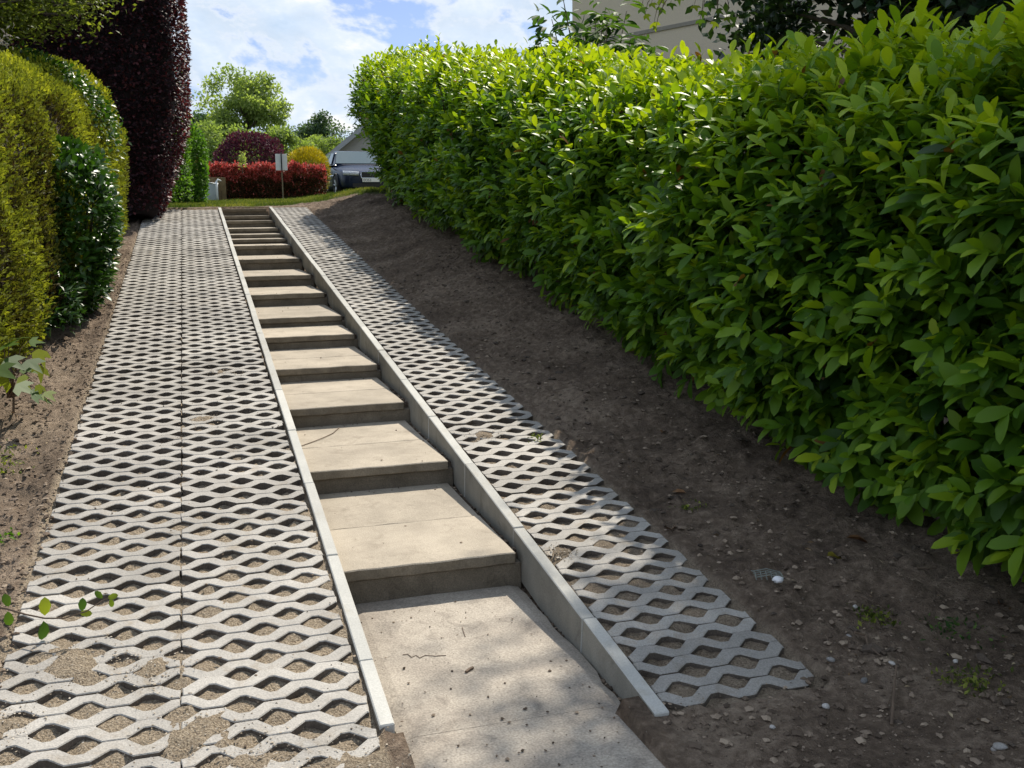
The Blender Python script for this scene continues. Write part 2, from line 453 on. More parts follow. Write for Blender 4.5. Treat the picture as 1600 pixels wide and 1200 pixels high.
def project(P):
    q = P - CP
    z = q @ CF
    zz = np.maximum(z, 1e-3)
    return 800 + 1615.8 * (q @ CR) / zz, 600 - 1615.8 * (q @ CU) / zz, z

# ------------------------------------------------------------------ steps: positions measured along the slope
def plane_w(X, Y, Nn=0.0):
    return (X, Y * CS - Nn * SN, Y * SN + Nn * CS)
NOSE = [(1.20, -.045), (2.505, -.05), (3.745, -.053), (4.86, -.065), (6.02, -.075), (6.81, -.07), (8.12, -.085), (9.36, -.09), (10.70, -.095),
        (12.02, -.10), (12.72, -.10), (13.28, -.10), (14.02, -.10), (15.0, -.09), (15.66, -.08), (16.35, -.03)]
NW = [plane_w(0, y, n)[1:] for y, n in NOSE]
LAND_Z = NW[0][1] - 0.160
XL, XR = 0.666, 1.458

def tread_z(y):
    z = np.full_like(y, LAND_Z)
    for (yy, zz) in NW:
        z = np.where(y > yy + 0.07, zz, z)
    return z

# ------------------------------------------------------------------ ground (one sheet to the horizon)
def base_z(x, y):
    slope = np.where(y < 16.2, y * math.tan(SL), 16.2 * math.tan(SL) + (y - 16.2) * 0.030)
    slope = np.where(y > 30, 16.2 * math.tan(SL) + 13.8 * .030 + (y - 30) * 0.004, slope)
    return np.where(y < -0.6, -0.066 + np.clip(y + .6, -6, 0) * 0.004, np.maximum(slope, -0.066))

def ground_z(x, y, fine=True):
    z = base_z(x, y)
    right = sstep(2.15, 3.5, x)
    amt = 0.05 + 0.25 * sstep(0.5, 9, y) - .07 * sstep(15, 17.5, y)
    z = z + right * amt * (1 - .55 * sstep(17.5, 21, y)) 
    z = z + 0.03 * np.exp(-(((x - 3.1) / 1.0) ** 2 + ((y - 18.2) / 1.6) ** 2))
    left = sstep(0.62, 1.6, -x) * (1 - sstep(17, 20, y))
    z = z + left * 0.03 * sstep(0.5, 2.5, -x) - 0.035 * sstep(0.58, 0.75, -x) * (1 - sstep(16, 17.5, y)) * (y > -3)
    if fine:
        n = (noise2(x * 2.3, y * 2.3, 1) - .5) * 0.05 + (noise2(x * 7, y * 7, 2) - .5) * 0.035 + (noise2(x * 15, y * 15, 3) - .5) * 0.034 + np.maximum(noise2(x * 27, y * 27, 4) - .45, 0) * 0.05
        soil = np.maximum(sstep(1.95, 2.35, x), sstep(0.5, 0.8, -x))
        low = y < 0
        k = np.where(low, np.where((x > 1.5) | (x < .66), 0.55, 0.2), 0.25 + 0.75 * soil)
        z = z + n * k * (1 - 0.5 * sstep(17, 19, y))
    return z

def axis(lo, hi, step, far):
    a = np.arange(lo, hi, step)
    g = [hi]
    d = step
    while g[-1] < far: d *= 1.28; g.append(g[-1] + d)
    h = [lo]; d = step
    while h[-1] > -far: d *= 1.28; h.append(h[-1] - d)
    return np.array(h[:0:-1] + list(a) + g)

gx = axis(-2.4, 4.4, 0.027, 700)
gy = axis(-2.2, 17.2, 0.030, 900)
X, Y = np.meshgrid(gx, gy)
Z = ground_z(X, Y)
sand = np.zeros_like(Z); turf = np.zeros_like(Z)
inp = (X > -0.62) & (X < 0.615) & (Y > -0.75) & (Y < 16.2)
inr = (X > 1.545) & (X < 2.17) & (Y > -0.2) & (Y < 16.2)
Yp = Y * CS + Z * SN
cell = (np.floor(X * 10) * 7 + np.floor(Y * 10) * 13).astype(np.int64)
cr = hash3(cell, cell * 3 + 1, cell * 0, 5)
depth = 0.018 + 0.034 * sstep(0.8, 6.0, Y) + (cr - .5) * 0.022 + (noise2(X * 30, Y * 30, 9) - .5) * 0.016
spill = np.zeros_like(Z)
SPILL = ((-.36, .62, .09, .055), (-.10, .50, .07, .05), (0.06, .08, .10, .055), (.22, -.12, .07, .05), (.55, -.26, .09, .055), (-.55, .28, .06, .05), (.3, 4.6, .07, .058), (.12, 3.5, .07, .05), (1.75, 2.75, .06, .05), (1.62, 1.05, .04, .05))
for (sx, sy, sr, sa) in SPILL:
    d2 = ((X - sx) ** 2 + ((Y - sy) / 1.1) ** 2) / sr ** 2
    spill = np.maximum(spill, .82 * sa * np.exp(-d2) * (0.15 + 1.1 * noise2(X * 22, Y * 22, 21) + .5 * noise2(X * 60, Y * 60, 22)))
Zp = Y * math.tan(SL) - depth + spill
Z = np.where(inp | inr, np.minimum(Zp, Y * math.tan(SL) + 0.012 + (noise2(X * 40, Y * 40, 8) - .5) * .012), Z)
sand = np.where(inp, 0.95 - 0.45 * sstep(2, 8, Y), sand)
sand = np.where(inr, 0.62 - 0.2 * sstep(2, 8, Y), sand)
sand = np.where(X < -.62, 0.25 * noise2(X * 5, Y * 5, 31) * (Y < 6), sand)
ins = (X > 0.63) & (X < 1.52) & (Y > -0.1) & (Y < 16.3)
Z = np.where(ins, tread_z(Y) - 0.028 + (noise2(X * 40, Y * 40, 6) - .5) * .012, Z)
inl = (X > 0.70) & (X < 1.43) & (Y <= -0.1) & (Y > -6)
Z = np.where(inl, LAND_Z - 0.05, Z)
tn = noise2(X * 3, Y * 3, 12) * .5 + noise2(X * 9, Y * 9, 13) * .3
edge = 16.45 + 0.9 * np.exp(-((X - 2.4) / .7) ** 2) - 1.6 * sstep(2.7, 3.6, X)
turf = sstep(-0.15, 0.2, Y - edge + (tn - .4) * .9)
turf = np.where((X < -3.4) | (X > 8), 1.0, turf)
nx, ny = len(gx), len(gy)
me = bpy.data.meshes.new('ground')
me.vertices.add(nx * ny)
me.vertices.foreach_set('co', np.stack([X, Y, Z], -1).reshape(-1).astype(np.float32))
idx = np.arange(nx * ny).reshape(ny, nx)
quads = np.stack([idx[:-1, :-1], idx[:-1, 1:], idx[1:, 1:], idx[1:, :-1]], -1).reshape(-1)
me.loops.add(len(quads)); me.loops.foreach_set('vertex_index', quads.astype(np.int32))
npoly = len(quads) // 4
me.polygons.add(npoly); me.polygons.foreach_set('loop_start', (np.arange(npoly) * 4).astype(np.int32))
me.polygons.foreach_set('use_smooth', np.ones(npoly, bool))
for nm, arr in (('sand', sand), ('turf', turf)):
    a = me.attributes.new(nm, 'FLOAT', 'POINT'); a.data.foreach_set('value', arr.reshape(-1).astype(np.float32))
me.update(calc_edges=True)
tag(link('ground', me, M['soil']), 'bare brown soil and rough turf around the sloping path', kind='structure')

# ------------------------------------------------------------------ grid pavers
PA, PB, PF, GAP = 0.064, 0.0475, 0.012, 0.0024
def strand_outline(x0, x1, y0, lower, upper):
    """zigzag strand of one paver: notches of half diamond holes in both edges"""
    def clip_edge(cent, yb, sgn):
        pts = []
        raw = []
        for c in cent:
            raw += [(c - PA, yb), (c - PF, yb + sgn * PB), (c + PF, yb + sgn * PB), (c + PA, yb)]
        def yat(x):
            for (a, b) in zip(raw, raw[1:]):
                if a[0] <= x <= b[0] and b[0] > a[0]:
                    return a[1] + (b[1] - a[1]) * (x - a[0]) / (b[0] - a[0])
            return yb
        pts.append((x0, yat(x0)))
        pts += [p for p in raw if x0 + 1e-4 < p[0] < x1 - 1e-4]
        pts.append((x1, yat(x1)))
        return pts
    lo = clip_edge(lower, y0 + GAP, 1)
    up = clip_edge(upper, y0 + 0.1 - GAP, -1)
    return lo + up[::-1]

def paver_mesh(name, x0=0.003, x1=0.597, strands=4, merged=(), spans=None, rough=0):
    bm = bmesh.new()
    on = [0.0, 0.2, 0.4, 0.6]; off = [0.1, 0.3, 0.5]
    rr = random.Random(rough)
    for s in range(strands):
        lower, upper = (on, off) if s % 2 == 0 else (off, on)
        a, b = (x0, x1) if spans is None else spans[s]
        pts = strand_outline(a, b, 0.1 * s, lower, upper)
        pts = [(x + rr.uniform(-.004, .004), y + rr.uniform(-.0022, .0022)) for x, y in pts]
        dz = rr.uniform(-.0012, .0012)
        vs = [bm.verts.new((x, y, dz)) for x, y in pts]
        f = bm.faces.new(vs)
        f.normal_update()
        if f.normal.z < 0: f.normal_flip()
        ex = bmesh.ops.extrude_face_region(bm, geom=[f])
        top = [g for g in ex['geom'] if isinstance(g, bmesh.types.BMVert)]
        # the extruded copy becomes the foot of the strand
        for v in top: v.co.z -= 0.08
    for m in merged:                                     # strands cast in one piece at this flat
        for c in ((0.1, .3, .5) if m % 2 == 0 else (0.0, 0.2, .4, .6)):
            a = max(c - .1 + PA + .004, x0); b = min(c + .1 - PA - .004, x1)
            cc = c
            if c - .043 > x0 and c + .043 < x1:
                box(bm, c - .040, c + .040, 0.1 * m - 0.006, 0.1 * m + 0.006, -0.03, -0.0006)
    bmesh.ops.recalc_face_normals(bm, faces=bm.faces)
    edges = [e for e in bm.edges if all(abs(v.co.z) < 0.003 for v in e.verts) and len(e.link_faces) == 2 and any(abs(f.normal.z) < .3 for f in e.link_faces)]
    bmesh.ops.bevel(bm, geom=edges, offset=0.0032, segments=1, affect='EDGES', clamp_overlap=True)
    me = bpy.data.meshes.new(name)
    bm.to_mesh(me); bm.free()
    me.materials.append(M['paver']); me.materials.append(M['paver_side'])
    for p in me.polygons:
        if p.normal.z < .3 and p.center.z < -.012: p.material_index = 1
    return me

M['kerb_side'] = concrete('kerb_face', (0.17, 0.16, 0.135), (0.27, 0.255, 0.215), (0.11, 0.095, 0.07), 0.14, 0.3)  # kerb sides below top tone: soil stain plus their shade in the colour
M['slab_edge'] = concrete('shaded_slab_edge', (0.13, 0.11, 0.08), (0.22, 0.185, 0.135), (0.08, 0.066, 0.048), 0.2, 0.5, big=6)  # slab concrete toned down: shade on the edges put into the colour
pv = [paver_mesh('paver', rough=i, merged=m) for i, m in enumerate(((), (), (2,), (1,), (1, 3), (), (), (), (3,)))]
def paving(name, label, x_cols, y_start, rows, first=None, mergey=0.3):
    root = empty(name, (0, 0, 0), (SL, 0, 0))
    tag(root, label, kind='structure')
    for x in x_cols:
        for r in range(rows):
            me = random.choice(pv[:2] + pv[5:8]) if random.random() > mergey else random.choice(pv[2:5] + pv[8:])
            y = y_start + 0.4 * r
            if first and r == 0: me = first
            o = link('paver', me, None, root)
            o.location = (x + random.uniform(-.002, .002), y + random.uniform(-.0015, .0015), random.uniform(-.004, .004))
            o.rotation_euler = (random.uniform(-.008, .008), random.uniform(-.007, .007), random.uniform(-.004, .004))
    return root
paving('paving', 'wide strip of pale concrete lattice pavers left of the steps', (-0.6, 0.0), -0.8, 42)
first_r = paver_mesh('paver', spans=[(0.003, 0.245), (0.003, 0.47), (0.003, .597), (.003, .597)], rough=3, merged=(1,))
paving('paving', 'narrow strip of concrete lattice pavers between steps and right bank', (1.556,), -0.2, 41, first=None, mergey=0.55)

# ------------------------------------------------------------------ edging kerbs
def kerb(label, x0, x1, y0, y1, joint):
    root = empty('kerb_edging', (0, 0, 0), (SL, 0, 0))
    tag(root, label, 'kerb', 'concrete edging kerbs beside the steps')
    ys = [y0]
    j = joint
    while j < y1 - .1:
        if j > y0 + .1: ys.append(j)
        j += 0.912
    ys.append(y1)
    for a, b in zip(ys, ys[1:]):
        bm = bmesh.new()
        box(bm, x0, x1, a + .0022, b - .0022, -0.20, 0.011)
        bevel_all(bm, 0.004)
        for v in bm.verts: v.co -= Vector(((x0 + x1) / 2, (a + b) / 2, 0))
        o = from_bm('kerb_stone', bm, M['kerb'], root)
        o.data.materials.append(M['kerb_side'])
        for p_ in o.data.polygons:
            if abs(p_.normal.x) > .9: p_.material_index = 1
        o.location = ((x0 + x1) / 2 + random.uniform(-.0015, .0015), (a + b) / 2, random.uniform(-.002, .002))
        o.rotation_euler = (0, random.uniform(-.006, .006), random.uniform(-.0015, .0015))
kerb('row of concrete kerb stones along the left side of the steps', 0.610, 0.660, -0.06, 16.2, 0.356)
kerb('row of concrete kerb stones along the right side of the steps', 1.494, 1.548, -0.235, 16.25, 0.439)

# ------------------------------------------------------------------ steps
steps = empty('garden_steps', (1.05, NW[0][0], LAND_Z))
tag(steps, 'long flight of shallow concrete slab steps climbing between two kerbs', 'steps')
def stair_box(name, mat, x0, x1, y0, y1, z0, z1, bev=0.004, jig=0.0, rough=0):
    bm = bmesh.new()
    box(bm, x0, x1, y0, y1, z0, z1)
    if rough:
        bmesh.ops.subdivide_edges(bm, edges=[e for e in bm.edges if abs(e.verts[0].co.x - e.verts[1].co.x) > .3], cuts=9)
        rr = random.Random(int(y0 * 1000))
        for v in bm.verts:
            if abs(v.co.y - y0) < 1e-4: v.co.y += rr.uniform(0, rough); v.co.z += rr.uniform(-rough, 0) * .5
    bevel_all(bm, bev)
    for v in bm.verts: v.co -= steps.location
    o = from_bm(name, bm, mat, steps)
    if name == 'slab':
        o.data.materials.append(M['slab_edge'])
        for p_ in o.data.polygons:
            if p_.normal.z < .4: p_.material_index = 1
    return o
ends = [n[0] for n in NW[1:]] + [NW[-1][0] + 0.55]
for i, ((y, z), ye) in enumerate(zip(NW, ends)):
    th = 0.052
    h = z - (LAND_Z if i == 0 else NW[i - 1][1])
    depth = ye - y
    back = ye + 0.03
    cuts = [y]
    if depth > 1.0: cuts.append(y + depth * random.uniform(0.46, 0.54))
    cuts.append(back)
    for a, b in zip(cuts, cuts[1:]):
        jx = random.uniform(-.006, .006)
        stair_box('slab', M['slab'], XL + jx, XR + jx, a + .002, b - .002, z - th + random.uniform(-.001, .001), z + random.uniform(-.002, .002), 0.005, rough=0.008)
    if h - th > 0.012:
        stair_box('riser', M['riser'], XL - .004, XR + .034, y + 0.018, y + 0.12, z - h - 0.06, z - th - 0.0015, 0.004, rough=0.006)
bm = bmesh.new()
ybreaks = [NW[0][0] + 0.10, -0.02, -1.6, -4.2]
landing = empty('path', (1.07, 0, LAND_Z)); tag(landing, 'worn concrete landing at the foot of the steps', kind='structure')
for a, b in zip(ybreaks, ybreaks[1:]):
    bm = bmesh.new()
    n = 14
    grid = [[bm.verts.new((XL + 0.012 + (XR + 0.02 - XL) * i / n, a - .0012 + (b - a + .0024) * j / n, 0)) for i in range(n + 1)] for j in range(n + 1)]
    for row in grid:
        for k, v in enumerate(row):
            v.co.z = LAND_Z + 0.004 * (noise2(np.array([v.co.x * 3]), np.array([v.co.y * 3]), 40)[0] - .5) - (0.012 if k in (0, n) else 0)
            if k == 0: v.co.x += random.uniform(0, .018)
            if k == n: v.co.x -= random.uniform(0, .022)
    for j in range(n):
        for i in range(n):
            bm.faces.new((grid[j][i], grid[j][i + 1], grid[j + 1][i + 1], grid[j + 1][i]))
    bd = [e for e in bm.edges if len(e.link_faces) == 1]
    ex = bmesh.ops.extrude_edge_only(bm, edges=bd)
    for v in [g for g in ex['geom'] if isinstance(g, bmesh.types.BMVert)]: v.co.z -= 0.09
    for v in bm.verts: v.co -= landing.location
    from_bm('slab', bm, M['landing'], landing, smooth=False)

# ------------------------------------------------------------------ laurel hedge (right)
HY0, HY1 = -1.2, 17.1
PROF = np.array([(3.46, .02), (3.22, .20), (3.06, .60), (3.02, 1.2), (3.04, 1.65), (3.14, 2.0), (3.36, 2.28), (3.75, 2.42), (4.3, 2.46), (4.9, 2.40), (5.3, 2.1), (5.45, 1.5)])
seg = np.linalg.norm(np.diff(PROF, axis=0), axis=1)
cum = np.concatenate([[0], np.cumsum(seg)])
def hedge_height(y):
    return np.interp(y, [-1, .5, 4.4, 10.6, 16], [.94, .90, .82, .87, .96]) + 0.02 * np.sin(y * 1.3)
def hedge_ground(y):
    yc = np.clip(y, -1, 30)
    return np.maximum(yc * math.tan(SL), -.03) + 0.05 + .22 * sstep(0.5, 9, yc)
def hedge_surf(u, y):
    """u along the profile, y along the hedge -> point and outward normal, with lumps; the far end is rounded off"""
    x = np.interp(u, cum, PROF[:, 0]); z = np.interp(u, cum, PROF[:, 1])
    du = 0.05
    x2 = np.interp(np.clip(u + du, 0, cum[-1]), cum, PROF[:, 0]) - np.interp(np.clip(u - du, 0, cum[-1]), cum, PROF[:, 0])
    z2 = np.interp(np.clip(u + du, 0, cum[-1]), cum, PROF[:, 1]) - np.interp(np.clip(u - du, 0, cum[-1]), cum, PROF[:, 1])
    n = nrm(np.stack([-z2, 0 * x2, x2], -1))
    n = np.where((n[:, 2:3] < 0) & (z[:, None] > .8), n, n)
    # rounded far end: squeeze the section towards its middle and turn the normals down the path
    e = np.clip((y - (HY1 - 1.3)) / 1.3, 0, 1)
    k = np.sqrt(np.maximum(1 - e * e, 0.0))
    xm, zm = 4.2, 1.15
    x = xm + (x - xm) * (0.25 + .75 * k); z = zm + (z - zm) * (0.55 + .45 * k)
    n = nrm(n * k[:, None] + np.array([0, 1.0, 0]) * e[:, None])
    x = x + .42 * (1 - sstep(.5, 1.7, z)) * sstep(13, 16, y)           # the open end is cut back at the foot
    z = z * hedge_height(y)
    skew = 0.004 * (y - 8) * (y > 8)
    p = np.stack([x + skew, y, z + hedge_ground(y)], -1)
    lump = (noise3(p * 1.1, 51) - .5) * 0.30 + (noise3(p * 2.7, 52) - .5) * 0.20
    return p + n * lump[:, None], n

hedge = empty('laurel_hedge', (3.9, 8, 1.0))
tag(hedge, 'tall clipped laurel hedge with large glossy leaves along the right bank', 'hedge')
def laurel():
    # shoots spread over the surface; denser where it is close to the lens
    ns = 9000
    y = HY0 + (HY1 - HY0) * RNG.random(ns) ** 1.25
    u = RNG.random(ns) * (cum[-1] - 1.4)
    u = np.where(RNG.random(ns) < .10, RNG.random(ns) * cum[-1], u)
    p, n = hedge_surf(u, y)
    up = np.array([0, 0, 1.0])
    rnd = RNG.normal(size=(ns, 3))
    top = np.clip(n[:, 2], 0, 1)
    ax = nrm(n * 0.75 + up * (0.45 + .5 * top[:, None]) + rnd * 0.34 + np.array([0, -.12, 0]))
    sl = RNG.uniform(.10, .26, ns) * (1 + .5 * (RNG.random(ns) < .10) * (top > .5))
    inset = RNG.uniform(.04, .34, ns)
    base = p - n * inset[:, None]
    P, D, Nn, Ln, Wd, Tn = [], [], [], [], [], []
    fresh_sunlit = .20 + RNG.random(ns) * 0.50 + 0.50 * top + 0.18 * (RNG.random(ns) < .3) - .22 * (inset > .22)  # hedge top gets brighter tint for sunlight, deep-set shoots a darker one
    phase = RNG.random(ns) * 6.28
    o1 = nrm(np.cross(ax, RNG.normal(size=(ns, 3)))); o2 = np.cross(ax, o1)
    nl = 8
    for k in range(nl):
        t = (k + .6) / nl
        keep = RNG.random(ns) < (0.95 if k > 1 else .8)
        a = phase + k * 2.4
        rad = o1 * np.cos(a)[:, None] + o2 * np.sin(a)[:, None]
        spread = 1.25 - 0.55 * t
        d = nrm(ax * (0.35 + .75 * t) + rad * spread * .9 + n * .22 + RNG.normal(size=(ns, 3)) * .14 - up * (.34 - .26 * t))
        nn = nrm(ax * .8 - d * (ax * d).sum(-1, keepdims=True) + up * 0.55)
        ln = RNG.uniform(.066, .150, ns) * (1.08 - .02 * np.clip(y, 0, 10)) * (1.08 - .42 * max(0, t - .55))
        P.append((base + ax * (sl * t)[:, None])[keep]); D.append(d[keep]); Nn.append(nn[keep])
        Ln.append(ln[keep]); Wd.append((ln * RNG.uniform(.38, .50, ns))[keep])
        Tn.append((fresh_sunlit * (.55 + .6 * t) + RNG.normal(size=ns) * .07)[keep])
    P, D, Nn, Ln, Wd, Tn = [np.concatenate(q) for q in (P, D, Nn, Ln, Wd, Tn)]
    # dim inner leaves that close the gaps between shoots
    ni = 15000
    y = HY0 + (HY1 - HY0) * RNG.random(ni); u = RNG.random(ni) * cum[-1]
    p, n = hedge_surf(u, y)
    p = p - n * RNG.uniform(.16, .45, ni)[:, None]
    d = nrm(RNG.normal(size=(ni, 3)) + n * .5)
    P = np.concatenate([P, p]); D = np.concatenate([D, d]); Nn = np.concatenate([Nn, nrm(RNG.normal(size=(ni, 3)) + up)])
    l = RNG.uniform(.09, .15, ni)
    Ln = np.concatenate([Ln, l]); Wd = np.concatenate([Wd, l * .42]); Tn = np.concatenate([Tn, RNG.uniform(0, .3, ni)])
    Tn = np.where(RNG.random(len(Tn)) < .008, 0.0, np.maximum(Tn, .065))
    # the leaves that show largest become objects
    mid = P + D * Ln[:, None] * .5
    uu, vv, zz = project(mid)
    view = nrm(mid - CP)
    Df, Tf, Nf = frames(D, Nn)
    facing = np.abs((Nf * view).sum(-1)) + .25
    vis = (uu > 10) & (uu < 1590) & (vv > 5) & (vv < 1190) & (zz > .5)
    front = np.zeros(len(P), bool)
    # front layer: nearest leaf in each small window of the view
    keyu = np.floor(uu / 24).astype(int); keyv = np.floor(vv / 20).astype(int)
    order = np.argsort(zz)
    seen = {}
    for i in order:
        if not vis[i]: continue
        k = (keyu[i], keyv[i])
        if k not in seen: seen[k] = i; front[i] = True
    size = np.where(front & vis, Ln * Wd * facing / zz ** 2, -1)
    big = np.argsort(-size)[:300]
    rest = np.ones(len(P), bool); rest[big] = False
    loc = np.array(hedge.location)
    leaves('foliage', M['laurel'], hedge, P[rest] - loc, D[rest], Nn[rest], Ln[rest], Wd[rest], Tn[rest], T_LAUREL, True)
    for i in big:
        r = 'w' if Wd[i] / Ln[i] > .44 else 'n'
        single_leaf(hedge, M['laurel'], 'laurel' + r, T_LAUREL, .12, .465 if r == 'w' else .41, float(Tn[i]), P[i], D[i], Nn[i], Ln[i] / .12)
laurel()
# stems at the foot of the hedge
for k in range(26):
    y = -0.6 + 17 * (k + .5) / 26 + random.uniform(-.2, .2)
    x = 3.85 + random.uniform(-.15, .2)
    g = float(hedge_ground(np.array([y]))[0]) - .05
    bm = bmesh.new()
    for q in range(3):
        lx, ly = random.uniform(-.45, .2), random.uniform(-.3, .3)
        tube(bm, [(x, y, g - .1), (x + lx * .4, y + ly * .4, g + .45), (x + lx, y + ly, g + 1.1), (x + lx * 1.3, y + ly * 1.5, g + 1.9)],
             [.026, .02, .014, .006], 6)
    for v in bm.verts: v.co -= hedge.location
    from_bm('stem', bm, M['bark'], hedge)
bm = bmesh.new()                                            # the stem at the open end
yy = 16.2
tube(bm, [(3.80, yy, 1.98), (3.74, yy + .02, 2.25), (3.62, yy + .05, 2.6), (3.55, yy, 3.0)], [.040, .030, .02, .010], 7)
for v in bm.verts: v.co -= hedge.location
from_bm('stem', bm, M['bark'], hedge)

# ------------------------------------------------------------------ generic shells of foliage
def shell(n, c, r, depth=.25, lump=.18, lf=2.0, seed=1, zmin=-1.0, power=2.0):
    """points near the surface of a lumpy (super)ellipsoid, with normals"""
    v = nrm(RNG.normal(size=(int(n * 1.7), 3)))
    v = v[v[:, 2] > zmin][:n]
    s = (np.abs(v) ** power).sum(-1, keepdims=True) ** (-1 / power)
    v2 = v * s
    nn = nrm(np.sign(v2) * np.abs(v2) ** (power - 1) / np.array(r))
    k = 1 - depth * RNG.random(len(v)) ** 1.6
    p = v2 * np.array(r)
    lum = (noise3((p + 37.3) * lf, seed) - .5) * 2 * lump
    return np.array(c) + p * (k * (1 + lum))[:, None], nn, k

def bush(name, label, cat, mat, n, c, r, leaf, ratio=.5, tint=(.1, .9), out=.6, upw=.3, depth=.3, lump=.18, lf=2.0, zmin=-.8, power=2.4,
         tmpl=T_QUAD, group=None, stems=4, smooth=False, tintfun=None, base=None, droop=0.0, stem_h=.5, taper=0.0):
    root = empty(name, base if base is not None else (c[0], c[1], c[2] - r[2]))
    tag(root, label, cat, group)
    p, nn, k = shell(n, c, r, depth, lump, lf, seed=len(label) + int(c[0] * 10) + 77, zmin=zmin, power=power)
    if taper: p[:, 0] -= taper * (1 - sstep(c[2] - r[2], c[2] + .35 * r[2], p[:, 2]))
    m = len(p)
    d = nrm(nn * out + np.array([0, 0, upw]) + RNG.normal(size=(m, 3)) * .5 - np.array([0, 0, droop]))
    nm = nrm(np.array([0, 0, 1.0]) + nn * .6 + RNG.normal(size=(m, 3)) * .35)
    ln = leaf * RNG.uniform(.7, 1.3, m)
    cl = noise3((p + 11) * 3.1 / max(.4, min(r)), 91)
    t = tint[0] + (tint[1] - tint[0]) * np.clip(.55 * cl + .45 * RNG.random(m) - .25 * (1 - k) / max(depth, .01), 0, 1)
    if tintfun is not None: t = tintfun(p, t)
    leaves('foliage', mat, root, p - np.array(root.location), d, nm, ln, ln * ratio, t, tmpl, smooth)
    if stems:
        for q in range(stems):
            bm = bmesh.new()
            a = random.uniform(0, 6.28)
            b0 = Vector((c[0] + .12 * math.cos(a) * r[0], c[1] + .12 * math.sin(a) * r[1], c[2] - r[2] - .05))
            b1 = Vector((c[0] + .55 * math.cos(a) * r[0], c[1] + .55 * math.sin(a) * r[1], c[2] + stem_h * r[2]))
            tube(bm, [b0, b0.lerp(b1, .45) + Vector((0, 0, .12 * r[2])), b1], [.03 * max(.5, r[2]), .02 * max(.5, r[2]), .006], 6)
            for v in bm.verts: v.co -= root.location
            from_bm('stem', bm, M['bark'], root)
    return root

# ------------------------------------------------------------------ golden conifer hedge (left)
GY0, GY1 = 3.2, 11.9
GP = np.array([(0.0, 0.02), (0.16, .35), (0.16, .9), (0.08, 1.5), (-.06, 1.95), (-.36, 2.22), (-.8, 2.34), (-1.4, 2.34), (-1.9, 2.2)])
gseg = np.linalg.norm(np.diff(GP, axis=0), axis=1); gcum = np.concatenate([[0], np.cumsum(gseg)])
def golden_surf(u, y):
    x = np.interp(u, gcum, GP[:, 0]); z = np.interp(u, gcum, GP[:, 1])
    du = .06
    x2 = np.interp(np.clip(u + du, 0, gcum[-1]), gcum, GP[:, 0]) - np.interp(np.clip(u - du, 0, gcum[-1]), gcum, GP[:, 0])
    z2 = np.interp(np.clip(u + du, 0, gcum[-1]), gcum, GP[:, 1]) - np.interp(np.clip(u - du, 0, gcum[-1]), gcum, GP[:, 1])
    n = nrm(np.stack([z2, 0 * x2, -x2], -1))
    e = np.clip((y - (GY1 - 1.1)) / 1.1, 0, 1); k = np.sqrt(np.maximum(1 - e * e, 0))
    xm = -1.0
    x = xm + (x - xm) * (.35 + .65 * k); z = z * (.72 + .28 * k)
    n = nrm(n * k[:, None] + np.array([0, 1., 0]) * e[:, None])
    face = -1.22 + (y - 5) * 0.088 - .24 * sstep(8, 11, y) * (1 - sstep(.4, 1.5, z))
    p = np.stack([x + face, y, z + y * math.tan(SL) - .03], -1)
    lump = (noise3(p * np.array([1.4, 1.4, .7]), 61) - .5) * .22 + (noise3(p * np.array([3.5, 3.5, 1.2]), 62) - .5) * .12
    return p + n * lump[:, None], n, lump
gh = empty('conifer_hedge', (-1.9, 7.5, .75))
tag(gh, 'golden yellow-green conifer hedge with rounded top on the left', 'hedge')
n = 64000
y = GY0 + (GY1 - GY0) * RNG.random(n); u = RNG.random(n) * gcum[-1] * RNG.choice([1, .75], n)
p, nn, lump = golden_surf(u, y)
dep = RNG.random(n) ** 1.8 * .22
p = p - nn * dep[:, None]
bare = sstep(.60, .80, noise2(y * 2.2, u * .55, 63)) * (u < 2.0)
keep = RNG.random(n) > bare * .75
d = nrm(nn * .55 + np.array([0, 0, .55]) + RNG.normal(size=(n, 3)) * .38)
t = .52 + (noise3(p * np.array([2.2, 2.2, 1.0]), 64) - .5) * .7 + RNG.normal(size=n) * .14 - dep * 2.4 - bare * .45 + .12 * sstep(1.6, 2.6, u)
ln = RNG.uniform(.035, .085, n)
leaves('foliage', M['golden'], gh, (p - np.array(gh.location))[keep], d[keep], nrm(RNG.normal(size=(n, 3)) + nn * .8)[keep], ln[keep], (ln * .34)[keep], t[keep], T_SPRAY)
bm = bmesh.new()
for k in range(15):
    yy = 3.6 + k * .55; fx = -1.22 + (yy - 5) * .088 - .55
    tube(bm, [(fx, yy, yy * .11 - .1), (fx + random.uniform(-.1, .2), yy, yy * .11 + .9), (fx + random.uniform(-.2, .1), yy, yy * .11 + 1.9)], [.05, .035, .012], 6)
for v in bm.verts: v.co -= gh.location
from_bm('stem', bm, M['bark'], gh)
